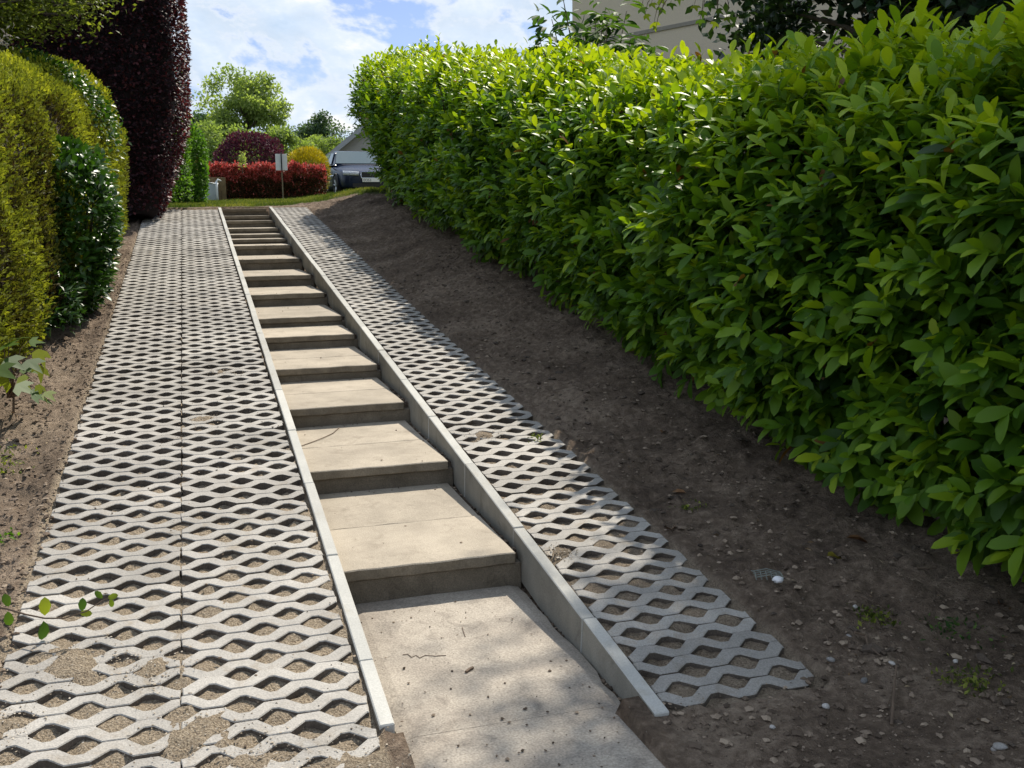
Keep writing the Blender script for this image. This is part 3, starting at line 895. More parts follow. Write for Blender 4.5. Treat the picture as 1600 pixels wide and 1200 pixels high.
# added solid dark core: stands in for inner shade, keeps the daylight out
def core(name, surf, u_max, y0, y1, inset, mat, parent, nu=14, ny=30):
    us = np.linspace(0, u_max, nu); ys_ = np.linspace(y0, y1, ny)
    UU, YY = np.meshgrid(us, ys_)
    r = surf(UU.ravel(), YY.ravel())
    P = r[0] - r[1] * inset
    bm = bmesh.new()
    vs = [bm.verts.new(q) for q in P - np.array(parent.location)]
    for j in range(ny - 1):
        for i in range(nu - 1):
            bm.faces.new((vs[j * nu + i], vs[j * nu + i + 1], vs[(j + 1) * nu + i + 1], vs[(j + 1) * nu + i]))
    o = from_bm(name, bm, mat, parent, True)
    return o
M['inner_gold'] = plain('shade_core_brown', (0.045, 0.032, 0.018), 0.95, var=.5, scale=25, bump=.8)
M['inner_green'] = plain('shade_core', (0.018, 0.022, 0.010), 0.95, var=.5, scale=25, bump=.8)
core('shade_core', golden_surf, gcum[-1], GY0, GY1 - .02, .26, M['inner_gold'], gh)
core('shade_core', hedge_surf, cum[-1], HY0, HY1 - .02, .50, M['inner_green'], hedge)

# ------------------------------------------------------------------ dark glossy shrub in front of the golden hedge
def shrub_tint(p, t):
    return t
bush('glossy_shrub', 'dark green glossy leaved shrub in front of the golden hedge', 'shrub', M['shrub'], 8000, (-.95, 7.2, 1.36), (.44, .75, .92), .088, .42,
     tint=(.05, .9), out=.7, upw=.25, depth=.35, lump=.14, lf=2.6, zmin=-.95, power=3.0, tmpl=T_LAUREL, smooth=True, stems=5, base=(-1.1, 7.4, .80), taper=.34)
bush('glossy_shrub', 'low sprawling green growth at the foot of the dark glossy shrub', 'shrub', M['shrub'], 1500, (-1.14, 6.35, .92), (.34, .6, .34), .075, .36,
     tint=(.0, .7), out=.6, upw=.25, depth=.5, lump=.2, lf=3, zmin=-.6, power=2.4, tmpl=T_LEAF, stems=3, base=(-1.0, 6.3, .65))

# climber over the golden hedge
iv = empty('climbing_plant', (-1.2, 9.2, 2.9)); tag(iv, 'dark glossy climber spilling over the top of the golden hedge', 'climber')
n = 1500
t0 = RNG.random(n)
y = 9.6 + RNG.normal(size=n) * .36 + t0 * .5; u = 2.75 - t0 * 1.25 + RNG.normal(size=n) * .16
p, nn, _ = golden_surf(np.clip(u, .3, gcum[-1]), np.clip(y, GY0, GY1 - .4))
p = p + nn * RNG.uniform(-.02, .09, n)[:, None]
ln = RNG.uniform(.05, .085, n)
leaves('foliage', M['shrub'], iv, p - np.array(iv.location), nrm(nn * .5 + RNG.normal(size=(n, 3)) * .6 + np.array([0, 0, -.2])), nrm(nn + np.array([0, 0, .5]) + RNG.normal(size=(n, 3)) * .3), ln, ln * .55, RNG.uniform(.1, .9, n), T_LEAF, True)

# ------------------------------------------------------------------ copper beech column
bt = empty('copper_beech', (-1.2, 15.0, 1.6)); tag(bt, 'tall clipped dark purple copper beech column at the top of the path', 'tree')
n = 70000
bc, brr = np.array([-1.45, 15.1, 5.05]), np.array([1.66, 1.30, 3.75])
fsel = RNG.choice(5, n, p=[.40, .30, .14, .10, .06])          # front, path side, back, garden side, top
q1, q2 = RNG.uniform(-1, 1, n), RNG.uniform(-1, 1, n)
v = np.zeros((n, 3))
for f_, ax_, sg_ in ((0, 1, -1), (1, 0, 1), (2, 1, 1), (3, 0, -1), (4, 2, 1)):
    mk = fsel == f_
    o_ = [a for a in range(3) if a != ax_]
    v[mk, ax_] = sg_; v[mk, o_[0]] = q1[mk]; v[mk, o_[1]] = q2[mk]
sup = (np.abs(v) ** 7).sum(-1, keepdims=True) ** (-1 / 7)
nn = nrm(np.sign(v) * np.abs(v * sup) ** 4)
k = 1 - np.where(fsel == 1, .30, .16) * RNG.random(n) ** 1.5
p = v * sup * brr * k[:, None]
p = p * (1 + (noise3((p + 37) * 1.6, 71) - .5)[:, None] * np.array([.10, .10, .02])) + bc
p[:, 0] -= (1 - sstep(1.4, 3.4, p[:, 2])) * .42 * (p[:, 0] > -1.4)
m = len(p)
d = nrm(nn * .6 + np.array([0, 0, .1]) + RNG.normal(size=(m, 3)) * .5)
ln = RNG.uniform(.045, .085, m)
leaves('foliage', M['beech'], bt, p - np.array(bt.location), d, nrm(np.array([0, 0, 1.]) + nn * .7 + RNG.normal(size=(m, 3)) * .35), ln, ln * .62, np.clip(RNG.random(m) * .8 + .15 * (k > .93), 0, 1), T_QUAD)
bm = bmesh.new()
tube(bm, [(-1.3, 15.1, 1.4), (-1.32, 15.1, 3), (-1.35, 15.1, 5), (-1.3, 15.1, 8)], [.17, .14, .1, .03], 10)
for q in range(14):
    a = random.uniform(0, 6.28); z = random.uniform(2.2, 7)
    tube(bm, [(-1.33, 15.1, z), (-1.33 + .6 * math.cos(a), 15.1 + .6 * math.sin(a), z + .5), (-1.33 + 1.15 * math.cos(a), 15.1 + 1.15 * math.sin(a), z + .8)], [.05, .035, .01], 6)
for v in bm.verts: v.co -= bt.location
from_bm('trunk', bm, M['bark'], bt)
bm = bmesh.new()
bmesh.ops.create_cube(bm, size=2)
bmesh.ops.subdivide_edges(bm, edges=bm.edges, cuts=3, use_grid_fill=True)
for v in bm.verts: v.co = Vector((-1.50 + v.co.x * 1.46 - (.42 * max(0, min(1, (3.2 - (5.05 + v.co.z * 3.4)) / 1.8)) if v.co.x > 0 else 0), 15.1 + v.co.y * 1.08, 5.05 + v.co.z * 3.4)) + Vector((random.uniform(-.08, .08),) * 3) - bt.location
M['inner_purple'] = plain('shade_core_purple', (0.012, 0.007, 0.008), .95, var=.4, scale=20, bump=.6)  # near-black core added behind the leaves as painted shade, no real twigs
from_bm('shade_core', bm, M['inner_purple'], bt, True)
# fresh green climber clinging to its right edge
bush('ivy_strand', 'bright green climber along the sunny edge of the purple beech', 'climber', M['green'], 2400, (.02, 16.2, 3.0), (.20, .3, 1.35), .055, .6, tint=(.3, 1), depth=.5, lump=.3, stems=0, power=2.2)
bush('hornbeam_bush', 'bright green leafy bush just behind the purple beech', 'shrub', M['green'], 9000, (.02, 19.2, 2.62), (.50, .6, .86), .07, .6, tint=(.1, .9), depth=.35, lump=.12, power=3, stems=3)

# ------------------------------------------------------------------ overhanging tree, top left
def branch_tree(name, label, cat, mat, base, top, limbs, nl, leaf, ratio, spread, tint, tmpl=T_LEAF, group=None, trunk_r=.12, mat_bark='bark', flat=.5):
    root = empty(name, base); tag(root, label, cat, group)
    bm = bmesh.new()
    b = Vector(base); t = Vector(top)
    tube(bm, [b - Vector((0, 0, .2)), b.lerp(t, .35) + Vector((.03, .02, 0)), b.lerp(t, .7) - Vector((.04, .03, 0)), t], [trunk_r, trunk_r * .8, trunk_r * .5, trunk_r * .12], 9)
    P = []
    for (s, e, r) in limbs:
        a = b.lerp(t, s); e = Vector(e)
        midp = a.lerp(e, .5) + Vector((0, 0, .08 * (e - a).length))
        tube(bm, [a, midp, e], [r, r * .6, r * .15], 6)
        for q in range(6):
            f = random.uniform(.35, 1)
            o = a.lerp(midp, f * 2) if f < .5 else midp.lerp(e, f * 2 - 1)
            w = o + Vector((random.gauss(0, 1), random.gauss(0, 1), random.gauss(0, .5))) * spread * .8
            tube(bm, [o, o.lerp(w, .5) + Vector((0, 0, .03)), w], [r * .35, r * .2, r * .05], 5)
            P += [o.lerp(w, g) for g in (.35, .6, .8, 1.0)]
    for v in bm.verts: v.co -= root.location
    from_bm('trunk', bm, M[mat_bark], root)
    P = np.array([tuple(q) for q in P])
    i = RNG.integers(0, len(P), nl)
    p = P[i] + RNG.normal(size=(nl, 3)) * spread * np.array([.55, .55, .30])
    d = nrm(RNG.normal(size=(nl, 3)) * np.array([1, 1, .5]) + np.array([0, 0, -.15]))
    nm = nrm(np.array([0, 0, 1.]) + RNG.normal(size=(nl, 3)) * flat)
    ln = leaf * RNG.uniform(.65, 1.25, nl)
    tn = tint[0] + (tint[1] - tint[0]) * np.clip(.5 * RNG.random(nl) + .5 * noise3(p * 2.2, 33), 0, 1)
    leaves('foliage', mat, root, p - np.array(base), d, nm, ln, ln * ratio, tn, tmpl, True)
    return root
branch_tree('overhanging_tree', 'olive green tree with leafy boughs hanging over the golden hedge', 'tree', M['olive'], (-3.6, 9.4, .9), (-3.2, 9.6, 6.2),
            [(.45, (-1.4, 9.0, 3.85), .05), (.5, (-.75, 9.6, 3.95), .05), (.5, (-1.0, 10.4, 4.2), .05), (.6, (-1.6, 8.2, 4.2), .05), (.6, (-.9, 9.3, 4.6), .05),
             (.55, (-2.1, 8.6, 3.65), .05), (.75, (-1.6, 9.3, 5.2), .04), (.5, (-1.9, 10.2, 3.75), .04), (.5, (-1.25, 9.5, 3.6), .04), (.6, (-.72, 10.2, 4.5), .04), (.55, (-.62, 9.6, 4.15), .04), (.5, (-.95, 9.2, 3.75), .04), (.6, (-1.1, 9.8, 4.4), .04)],
            19000, .07, .50, .36, (.0, 1))
bl = empty('blossom_cluster', (-1.62, 8.6, 3.42)); tag(bl, 'pale pink-white blossom cluster at the far left edge', 'blossom')
n = 90
p = RNG.normal(size=(n, 3)) * np.array([.10, .08, .06])
leaves('petals', M['blossom'], bl, p, nrm(RNG.normal(size=(n, 3)) + np.array([.3, -.5, .2])), nrm(RNG.normal(size=(n, 3)) + np.array([0, 0, 1.])), np.full(n, .055), np.full(n, .02), RNG.random(n), T_LEAF)

# ------------------------------------------------------------------ behind the right hedge: tree, elder, house
branch_tree('broadleaf_tree', 'dark leafy tree standing behind the laurel hedge on the right', 'tree', M['darktree'], (7.4, 5.6, .6), (7.2, 5.4, 10.0),
            [(.40, (5.6, 6.6, 4.1), .07), (.42, (5.4, 5.6, 4.2), .07), (.42, (5.6, 4.4, 4.2), .07), (.45, (5.8, 3.2, 4.0), .07), (.5, (6.6, 7.2, 4.8), .06), (.55, (5.0, 5.0, 5.6), .07), (.55, (5.2, 3.6, 5.6), .07),
             (.6, (6.2, 6.8, 6.0), .06), (.62, (5.4, 4.2, 6.8), .06), (.7, (6.2, 5.2, 7.6), .06), (.7, (7.6, 4.0, 7.6), .06), (.65, (8.8, 5.4, 7), .06), (.6, (8.6, 6.8, 6), .06), (.5, (8.6, 4, 5.2), .06), (.42, (6.4, 6.0, 3.9), .06), (.42, (6.5, 4.0, 4.0), .06),
              (.75, (5.2, 5.0, 8.4), .06), (.8, (5.6, 5.8, 8.8), .06), (.8, (4.9, 4.6, 8.6), .06), (.85, (6.2, 6.3, 8.8), .06), (.8, (6.0, 5.0, 9.0), .06), (.85, (5.4, 4.2, 9.0), .06), (.85, (6.8, 6.6, 9.2), .06), (.7, (5.5, 3.6, 7.6), .06), (.7, (5.0, 2.6, 7.2), .06), (.8, (5.7, 5.4, 8.2), .06)],
            27000, .11, .55, .62, (0, .9), trunk_r=.2)

def elder():
    root = empty('elder_bush', (5.05, 9.3, 1.4)); tag(root, 'elder bush with divided leaves rising above the laurel hedge', 'shrub')
    bm = bmesh.new()
    tips = []
    er = random.Random(5)
    spots = [(878, -12, 9.0), (862, 30, 9.4), (842, 60, 9.7), (850, 84, 9.3), (985, 62, 9.2), (1010, 78, 9.0)]
    spots += [(er.uniform(882, 985), 6 + 84 * (q + .5) / 15 + er.uniform(-6, 6), er.uniform(8.9, 10.2)) for q in range(15)]
    for (u, v, Yd) in spots:
        d = CF + CR * (u - 800) / 1615.8 + CU * (600 - v) / 1615.8
        P = CP + d * ((Yd - CP[1]) / d[1])
        P = Vector(P)
        b = Vector((5.05 + random.uniform(-.1, .1), 9.3 + random.uniform(-.1, .1), 1.4))
        m1 = b.lerp(P, .6) + Vector((0, 0, .15))
        tube(bm, [b, b.lerp(m1, .5), m1, P], [.022, .016, .011, .004], 6)
        tips.append((b, m1, P))
    for v in bm.verts: v.co -= root.location
    from_bm('stem', bm, M['twig'], root)
    n = 650
    pc = np.array([4.95, 9.6, 3.38]) + RNG.normal(size=(n, 3)) * np.array([.30, .5, .26])
    lnn = RNG.uniform(.10, .19, n)
    leaves('foliage', M['elder'], root, pc - np.array(root.location), nrm(RNG.normal(size=(n, 3)) + np.array([-.2, -.2, -.3])), nrm(RNG.normal(size=(n, 3)) * .4 + np.array([0, 0, 1.])), lnn, lnn * .36, RNG.random(n) * .8, T_LAUREL, True)
    for (b, m1, P) in tips:
        ax = (P - m1).normalized()
        for q in range(3):
            o = m1.lerp(P, .72 + .14 * q)
            a = random.uniform(0, 6.28)
            side = ax.orthogonal().normalized(); side = (Matrix.Rotation(a + q * 1.8, 3, ax) @ side)
            pd = (side + ax * .45 + Vector((0, 0, .15))).normalized()
            pet = .16
            lat = pd.cross(Vector((0, 0, 1))).normalized()
            for (f, sd) in ((1.0, 0), (.62, 1), (.62, -1), (.95, .85), (.95, -.85)):
                base = o + pd * pet * f
                dd = (pd * (1 if sd == 0 else .45) + lat * sd - Vector((0, 0, .25 + random.uniform(0, .3)))).normalized()
                up = Vector((random.gauss(0, .25), random.gauss(0, .25), 1))
                single_leaf(root, M['elder'], 'elder', T_LAUREL, .12, .36, random.uniform(.15, .95), tuple(base), dd, up, random.uniform(1.3, 1.9))
elder()

def vine():
    root = empty('hanging_branch', (5.2, 6.6, 4.2)); tag(root, 'hanging spray of yellow-green lobed leaves in front of the house wall', 'branch')
    bm = bmesh.new()
    for (u, v, Yd, tn, s) in ((1008, 22, 6.5, .9, 1), (1022, 34, 6.45, .95, 1.1), (1002, 12, 6.6, .3, 1), (1035, 12, 6.5, .5, 1), (1048, 4, 6.5, .35, 1), (1030, -2, 6.6, .6, 1), (1018, 4, 6.5, .8, .9),
                              (1085, 8, 6.3, 1.0, 1), (1098, 16, 6.4, .3, 1.1), (1108, 4, 6.3, .2, 1.1), (1094, 30, 6.4, .35, .9), (1025, 42, 6.4, .9, .6), (1120, 14, 6.2, .5, 1), (1135, 26, 6.2, .7, .9), (1118, 34, 6.25, .8, .9), (1060, -6, 6.4, .5, 1)):
        d = CF + CR * (u - 800) / 1615.8 + CU * (600 - v) / 1615.8
        P = CP + d * ((Yd - CP[1]) / d[1])
        top = Vector((P[0] + .05, P[1] + .05, P[2] + .12))
        tube(bm, [root.location, root.location.lerp(top, .6) + Vector((0, 0, .12)), top, Vector(P)], [.012, .007, .004, .002], 5)
        single_leaf(root, M['vine'], 'vine', T_LOBED, .10, 1.0, tn, tuple(P), Vector((random.gauss(0, .4), random.gauss(-.3, .3), -.9)), Vector((random.gauss(0, .4), -1, .4)), s * .95)
    for v in bm.verts: v.co -= root.location
    from_bm('stem', bm, M['twig'], root)
vine()

M['render'] = plain('house_render', (0.66, 0.56, 0.42), .9, var=.06, scale=40, bump=.3)
M['trim'] = plain('trim', (0.30, 0.27, 0.22), .8, var=.1)
M['white'] = plain('white_paint', (0.78, 0.78, 0.78), .5, var=.03)
M['tiles'] = plain('roof_tiles', (0.17, 0.16, 0.155), .85, var=.25, scale=6, bump=.4)
M['glass'] = plain('window_glass', (0.03, 0.035, 0.04), .06, spec=.8, var=.05)
def house_right():
    a = Vector((8.0, 18.0, 0)); b = Vector((12.2, 7.6, 0))
    ax = (b - a).normalized(); L0 = (b - a).length
    root = empty('house', (8.0, 18.0, 1.8), (0, 0, math.atan2(ax.y, ax.x)))
    tag(root, 'beige rendered house rising behind the laurel hedge', 'house')
    bm = bmesh.new(); box(bm, 0, L0, 0, 7, -.4, 6.2); from_bm('wall', bm, M['render'], root)
    bm = bmesh.new(); box(bm, -.012, L0, -.025, -.002, 3.22, 3.29); from_bm('string_course', bm, M['trim'], root)
    bm = bmesh.new()
    for (x0, y0, z0) in ((-.4, -.4, 6.2),):
        v = [bm.verts.new(p) for p in ((-.4, -.4, 6.21), (L0 + .4, -.4, 6.21), (L0 + .4, 7.4, 6.21), (-.4, 7.4, 6.21), (-.4, 3.5, 8.4), (L0 + .4, 3.5, 8.4))]
        for f in ((0, 1, 5, 4), (3, 4, 5, 2), (0, 4, 3), (1, 2, 5), (0, 3, 2, 1)): bm.faces.new([v[i] for i in f])
    from_bm('roof', bm, M['tiles'], root)
    for x in (6.2, 9.0):
        bm = bmesh.new(); box(bm, x, x + 1.2, -.02, .03, 3.9, 5.2); f = from_bm('window', bm, M['white'], root)
        bm = bmesh.new(); box(bm, x + .07, x + 1.13, -.028, -.021, 3.97, 5.13); from_bm('pane', bm, M['glass'], f)
    # wall lamp on its bent bracket
    bm = bmesh.new()
    pts = [(1.75 + .32 * math.cos(t), -.16, 4.66 + .20 * math.sin(t)) for t in np.linspace(math.pi, 2 * math.pi, 9)]
    tube(bm, pts + [(2.6, -.05, 4.80)], [.018] * 10, 6)
    br = from_bm('lamp_bracket', bm, M['trim'], root)
    bm = bmesh.new(); bmesh.ops.create_uvsphere(bm, u_segments=14, v_segments=8, radius=.17)
    for v in bm.verts: v.co = Vector((1.78 + v.co.x, -.2 + v.co.y * .8, 4.72 + v.co.z * .7))
    from_bm('lamp_globe', bm, M['white'], br, True)
house_right()

# ------------------------------------------------------------------ garden at the top of the path
def gz(x, y): return float(ground_z(np.array([float(x)]), np.array([float(y)]), False)[0])

# red-tipped hedge
rh = empty('photinia_hedge', (1.95, 23.5, 2.0)); tag(rh, 'low photinia hedge with bright red young growth across the lawn', 'hedge')
n = 17000
y0 = RNG.random(n)
xx = .35 + 3.1 * y0
faceY = 23.4 - .0 * y0
w = RNG.random(n)
zt = 2.83 - .04 * y0
side = RNG.random(n) < .62
fr_ = np.where(side, RNG.random(n) ** .8, 1 + RNG.normal(size=n) * .04)
yy = np.where(side, faceY + RNG.random(n) ** 2 * .2, faceY + RNG.random(n) * .85)
zb = np.array([gz(a, 23.6) for a in np.linspace(.3, 3.5, 40)])
zg = np.interp(xx, np.linspace(.3, 3.5, 40), zb)
p = np.stack([xx, yy, zg + (zt - zg) * fr_ + (noise2(xx * 6, yy * 6, 5) - .5) * .22 * (fr_ > .5)], -1)
tn = np.where(fr_ > .60 + .25 * (noise2(xx * 5, yy * 5, 6) - .5), np.where(RNG.random(n) < .16, .2, .70 + RNG.normal(size=n) * .22), .12 + .3 * RNG.random(n) + .45 * (RNG.random(n) < .10))
ln = RNG.uniform(.05, .09, n)
leaves('foliage', M['red'], rh, p - np.array(rh.location), nrm(RNG.normal(size=(n, 3)) * .6 + np.array([0, -.5, .7])), nrm(RNG.normal(size=(n, 3)) * .5 + np.array([0, -.3, 1.])), ln, ln * .42, tn, T_QUAD)
bm = bmesh.new()
for k in range(16):
    x = .5 + k * .19
    g = gz(x, 23.8)
    tube(bm, [(x, 23.75, g - .05), (x + random.uniform(-.1, .1), 23.7, g + .45), (x + random.uniform(-.15, .15), 23.75, g + .85)], [.018, .012, .004], 5)
for v in bm.verts: v.co -= rh.location
from_bm('stem', bm, M['bark'], rh)
bm = bmesh.new(); box(bm, .5, 3.3, 23.65, 24.15, 1.9, 2.62)  # solid dark filler box behind the leaves, no real twigs
for v in bm.verts: v.co -= rh.location
from_bm('shade_core', bm, M['inner_gold'], rh)

bush('smoke_bush', 'rounded dark purple smoke bush behind the red hedge', 'shrub', M['smoke'], 9000, (1.86, 27.6, 2.95), (.98, .85, 1.02), .085, .6, tint=(.05, 1), depth=.3, lump=.12, power=2.2, zmin=-.9)
bush('broom_bush', 'round broom bush covered in yellow flowers beside the car', 'shrub', M['yellow'], 8000, (3.33, 26.6, 2.82), (.60, .6, .64), .10, .22, tint=(.1, 1), out=.8, upw=.55, depth=.4, lump=.07, power=2.2, zmin=-.9,
     tintfun=lambda p, t: np.clip(t + .35 * sstep(2.6, 3.2, p[:, 2]) - .1, 0, 1))
bush('sapling', 'thin yellowish sapling standing against the purple smoke bush', 'sapling', M['pale'], 160, (1.42, 23.3, 2.95), (.10, .1, .24), .05, .6, tint=(.5, 1), depth=.9, power=2, stems=1, base=(1.42, 23.3, 2.0), stem_h=.6)

# sign on its stake
sg = empty('sign_board', (2.27, 22.3, 2.05)); tag(sg, 'plain white board fixed behind a thin dark stake at the hedge', 'sign')
bm = bmesh.new(); box(bm, -.135, .135, 0.016, .032, .64, 1.02); bevel_all(bm, .003); from_bm('board', bm, M['white'], sg)
M['stake'] = plain('stake_wood', (0.20, 0.16, 0.10), .85, var=.3)
M['stake_dark'] = plain('stake_dark', (0.03, 0.03, 0.035), .7, var=.2)
bm = bmesh.new(); box(bm, -.014, .014, -.014, .014, -.3, .60); from_bm('post', bm, M['stake'], sg)
bm = bmesh.new(); box(bm, -.013, .013, -.012, .0135, .602, 1.07); from_bm('post', bm, M['stake_dark'], sg)

# timber planter with a plastic sheet hung over it
M['timber'] = plain('timber', (0.17, 0.12, 0.06), .85, var=.25, scale=9)
M['plastic'] = plain('plastic_sheet', (0.42, 0.47, 0.50), .35, var=.1, scale=6)
M['plastic_white'] = plain('plastic_fold', (0.78, 0.80, 0.80), .4, var=.05)
pl = empty('compost_box', (.72, 22.3, 1.97)); tag(pl, 'brown timber compost box at the left end of the red hedge', 'box')
for k in range(5):
    bm = bmesh.new(); box(bm, -.32 + .115 * k, -.32 + .115 * k + .11, -.02, .02, -.05, .56 + random.uniform(-.01, .01)); bevel_all(bm, .003); from_bm('plank', bm, M['timber'], pl)
for k in range(4):
    bm = bmesh.new(); box(bm, .217, .245, .022 + .115 * k, .022 + .115 * k + .11, -.05, .55); bevel_all(bm, .003); from_bm('plank', bm, M['timber'], pl)
    bm = bmesh.new(); box(bm, -.325, -.30, .022 + .115 * k, .022 + .115 * k + .11, -.05, .55); bevel_all(bm, .003); from_bm('plank', bm, M['timber'], pl)
ps = empty('plastic_sack', (.60, 22.2, 1.97)); tag(ps, 'grey plastic sack with folded white rim leaning on the compost box', 'sack')
bm = bmesh.new()
rings = []
for j, (z, rx, ry) in enumerate(((0, .17, .12), (.04, .19, .14), (.2, .185, .14), (.36, .19, .13), (.41, .185, .12))):
    rings.append([bm.verts.new((rx * math.cos(t) * (1 + .05 * math.sin(5 * t + j)), -.02 + ry * math.sin(t) * (1 + .05 * math.cos(4 * t + j)), z + .02 * math.sin(3 * t) * (j == 4))) for t in [2 * math.pi * k / 20 for k in range(20)]])
for r0, r1 in zip(rings, rings[1:]):
    for k in range(20): bm.faces.new((r0[k], r0[(k + 1) % 20], r1[(k + 1) % 20], r1[k]))
bm.faces.new(rings[0][::-1])
from_bm('bag', bm, M['plastic'], ps, True)
bm = bmesh.new()
tube(bm, [(.19 * math.cos(t), -.02 + .125 * math.sin(t), .415 + .02 * math.sin(3 * t)) for t in [2 * math.pi * k / 20 for k in range(21)]], [.014] * 21, 6)
tube(bm, [(.13, -.12, .43), (.20, -.13, .50), (.27, -.12, .47)], [.012, .03, .01], 6)
tube(bm, [(.16, -.13, .45), (.165, -.15, .3), (.155, -.15, .15), (.16, -.15, 0.02)], [.03, .014, .016, .012], 6)
from_bm('rim', bm, M['plastic_white'], ps, True)

# ------------------------------------------------------------------ parked car
M['paint'] = plain('car_paint', (0.010, 0.017, 0.038), .25, spec=.18, coat=.08, var=.02)
M['tyre'] = plain('tyre', (0.02, 0.02, 0.02), .85, var=.1)
M['alloy'] = plain('alloy', (0.45, 0.46, 0.47), .3, metal=.9, var=.05)
M['chrome'] = plain('chrome', (0.75, 0.76, 0.78), .12, metal=1.0, var=.02)
M['lamp'] = plain('headlamp_glass', (0.5, 0.53, 0.57), .15, spec=.8, var=.35, scale=30)
M['screen'] = plain('windscreen', (0.07, 0.11, 0.13), .08, spec=.5, coat=.15, var=.03)
M['black'] = plain('black_plastic', (0.012, 0.012, 0.014), .6, var=.1)
M['plate'] = plain('number_plate', (0.80, 0.80, 0.78), .4, var=.01)
def car():
    gzz = 2.20
    root = empty('parked_car', (5.36, 28.2, gzz), (0, 0, math.radians(4.5)))
    tag(root, 'dark blue saloon car facing the lawn, half hidden by the hedge', 'car')
    # local axes: x across, y = towards the rear (0 = front bumper), z up
    st = [  # y, half width, bottom, belt, top of the deck
        (0.00, .62, .22, .52, .60), (.06, .74, .19, .58, .68), (.22, .82, .18, .64, .74), (.55, .865, .18, .70, .83), (1.05, .885, .18, .78, .93), (1.35, .885, .18, .82, .97),
        (2.0, .885, .18, .84, .98), (2.8, .885, .18, .86, .99), (3.5, .88, .19, .88, 1.0), (4.0, .86, .20, .88, 1.02), (4.35, .82, .24, .86, 1.0), (4.52, .70, .30, .80, .90)]
    bm = bmesh.new(); rings = []
    for (y, w, b, s, t) in st:
        half = [(0, b), (w * .80, b), (w * .96, b + .06), (w, (b + s) / 2), (w * .975, s), (w * .90, s + (t - s) * .55), (w * .70, t - .02), (w * .35, t), (0, t)]
        full = half + [(-x, z) for x, z in half[-2:0:-1]]
        rings.append([bm.verts.new((x, y, z)) for x, z in full])
    nn_ = len(rings[0])
    for r0, r1 in zip(rings, rings[1:]):
        for k in range(nn_): bm.faces.new((r0[k], r0[(k + 1) % nn_], r1[(k + 1) % nn_], r1[k]))
    bm.faces.new(rings[0][::-1]); bm.faces.new(rings[-1])
    body = from_bm('body', bm, M['paint'], root, True)
    sub = body.modifiers.new('sub', 'SUBSURF'); sub.levels = 1; sub.render_levels = 2
    # cabin
    bm = bmesh.new(); rings = []
    for (y, wb, zb, wt, zt) in ((1.28, .78, .95, .70, .955), (1.95, .80, .96, .60, 1.395), (2.3, .80, .97, .61, 1.43), (3.0, .80, .97, .61, 1.42), (3.35, .79, .98, .59, 1.37), (4.05, .74, 1.0, .62, 1.01)):
        rings.append([bm.verts.new(q) for q in ((-wb, y, zb), (-wt, y, zt - .03), (-wt * .8, y, zt), (wt * .8, y, zt), (wt, y, zt - .03), (wb, y, zb))])
    for r0, r1 in zip(rings, rings[1:]):
        for k in range(5): bm.faces.new((r0[k], r0[k + 1], r1[k + 1], r1[k]))
    from_bm('roof', bm, M['paint'], root, False)
    def panel(name, pts, mat, off=(0, 0, 0), th=.008, par=root):
        bm = bmesh.new()
        vs = [bm.verts.new(Vector(p) + Vector(off)) for p in pts]
        f = bm.faces.new(vs); f.normal_update()
        nrm_ = f.normal.copy()
        ex = bmesh.ops.extrude_face_region(bm, geom=[f])
        for v in [g for g in ex['geom'] if isinstance(g, bmesh.types.BMVert)]: v.co += nrm_ * th
        return from_bm(name, bm, mat, par)
    panel('windscreen', [(-.755, 1.335, .985), (.755, 1.335, .985), (.585, 1.94, 1.378), (-.585, 1.94, 1.378)], M['screen'], (0, -.006, .012))
    for sx in (-1, 1):
        panel('side_window', [(sx * .795, 1.75, 1.0), (sx * .80, 2.45, 1.0), (sx * .635, 2.42, 1.36), (sx * .64, 2.02, 1.34)], M['screen'], (sx * .012, 0, 0))
        panel('side_window', [(sx * .80, 2.5, 1.0), (sx * .79, 3.35, 1.0), (sx * .64, 3.15, 1.33), (sx * .635, 2.5, 1.36)], M['screen'], (sx * .012, 0, 0))
        bm = bmesh.new(); bmesh.ops.create_uvsphere(bm, u_segments=12, v_segments=8, radius=.1)
        for v in bm.verts: v.co = Vector((sx * 1.0 + v.co.x * 1.15, 1.72 + v.co.y * .8, 1.02 + v.co.z * .75))
        tube(bm, [(sx * .84, 1.75, .96), (sx * .95, 1.73, 1.0)], [.03, .03], 6)
        from_bm('mirror', bm, M['black'], root, True)
        # headlight wraps the corner
        bm = bmesh.new(); fr = []; bk = []
        for q in range(7):
            f = q / 6
            x = .36 + .44 * f; y = -.035 + .20 * f ** 2.2
            fr.append((x, y, .585 + .02 * f, .70 + .035 * f))
        lo = [bm.verts.new((sx * a, b, c)) for a, b, c, d_ in fr]; hi = [bm.verts.new((sx * a * .985, b + .05, d_)) for a, b, c, d_ in fr]
        lo2 = [bm.verts.new((sx * a * .95, b + .1, c)) for a, b, c, d_ in fr]; hi2 = [bm.verts.new((sx * a * .94, b + .15, d_)) for a, b, c, d_ in fr]
        for q in range(6):
            bm.faces.new((lo[q], lo[q + 1], hi[q + 1], hi[q])); bm.faces.new((hi[q], hi[q + 1], hi2[q + 1], hi2[q])); bm.faces.new((lo[q], lo2[q], lo2[q + 1], lo[q + 1]))
        from_bm('headlight', bm, M['lamp'], root, True)
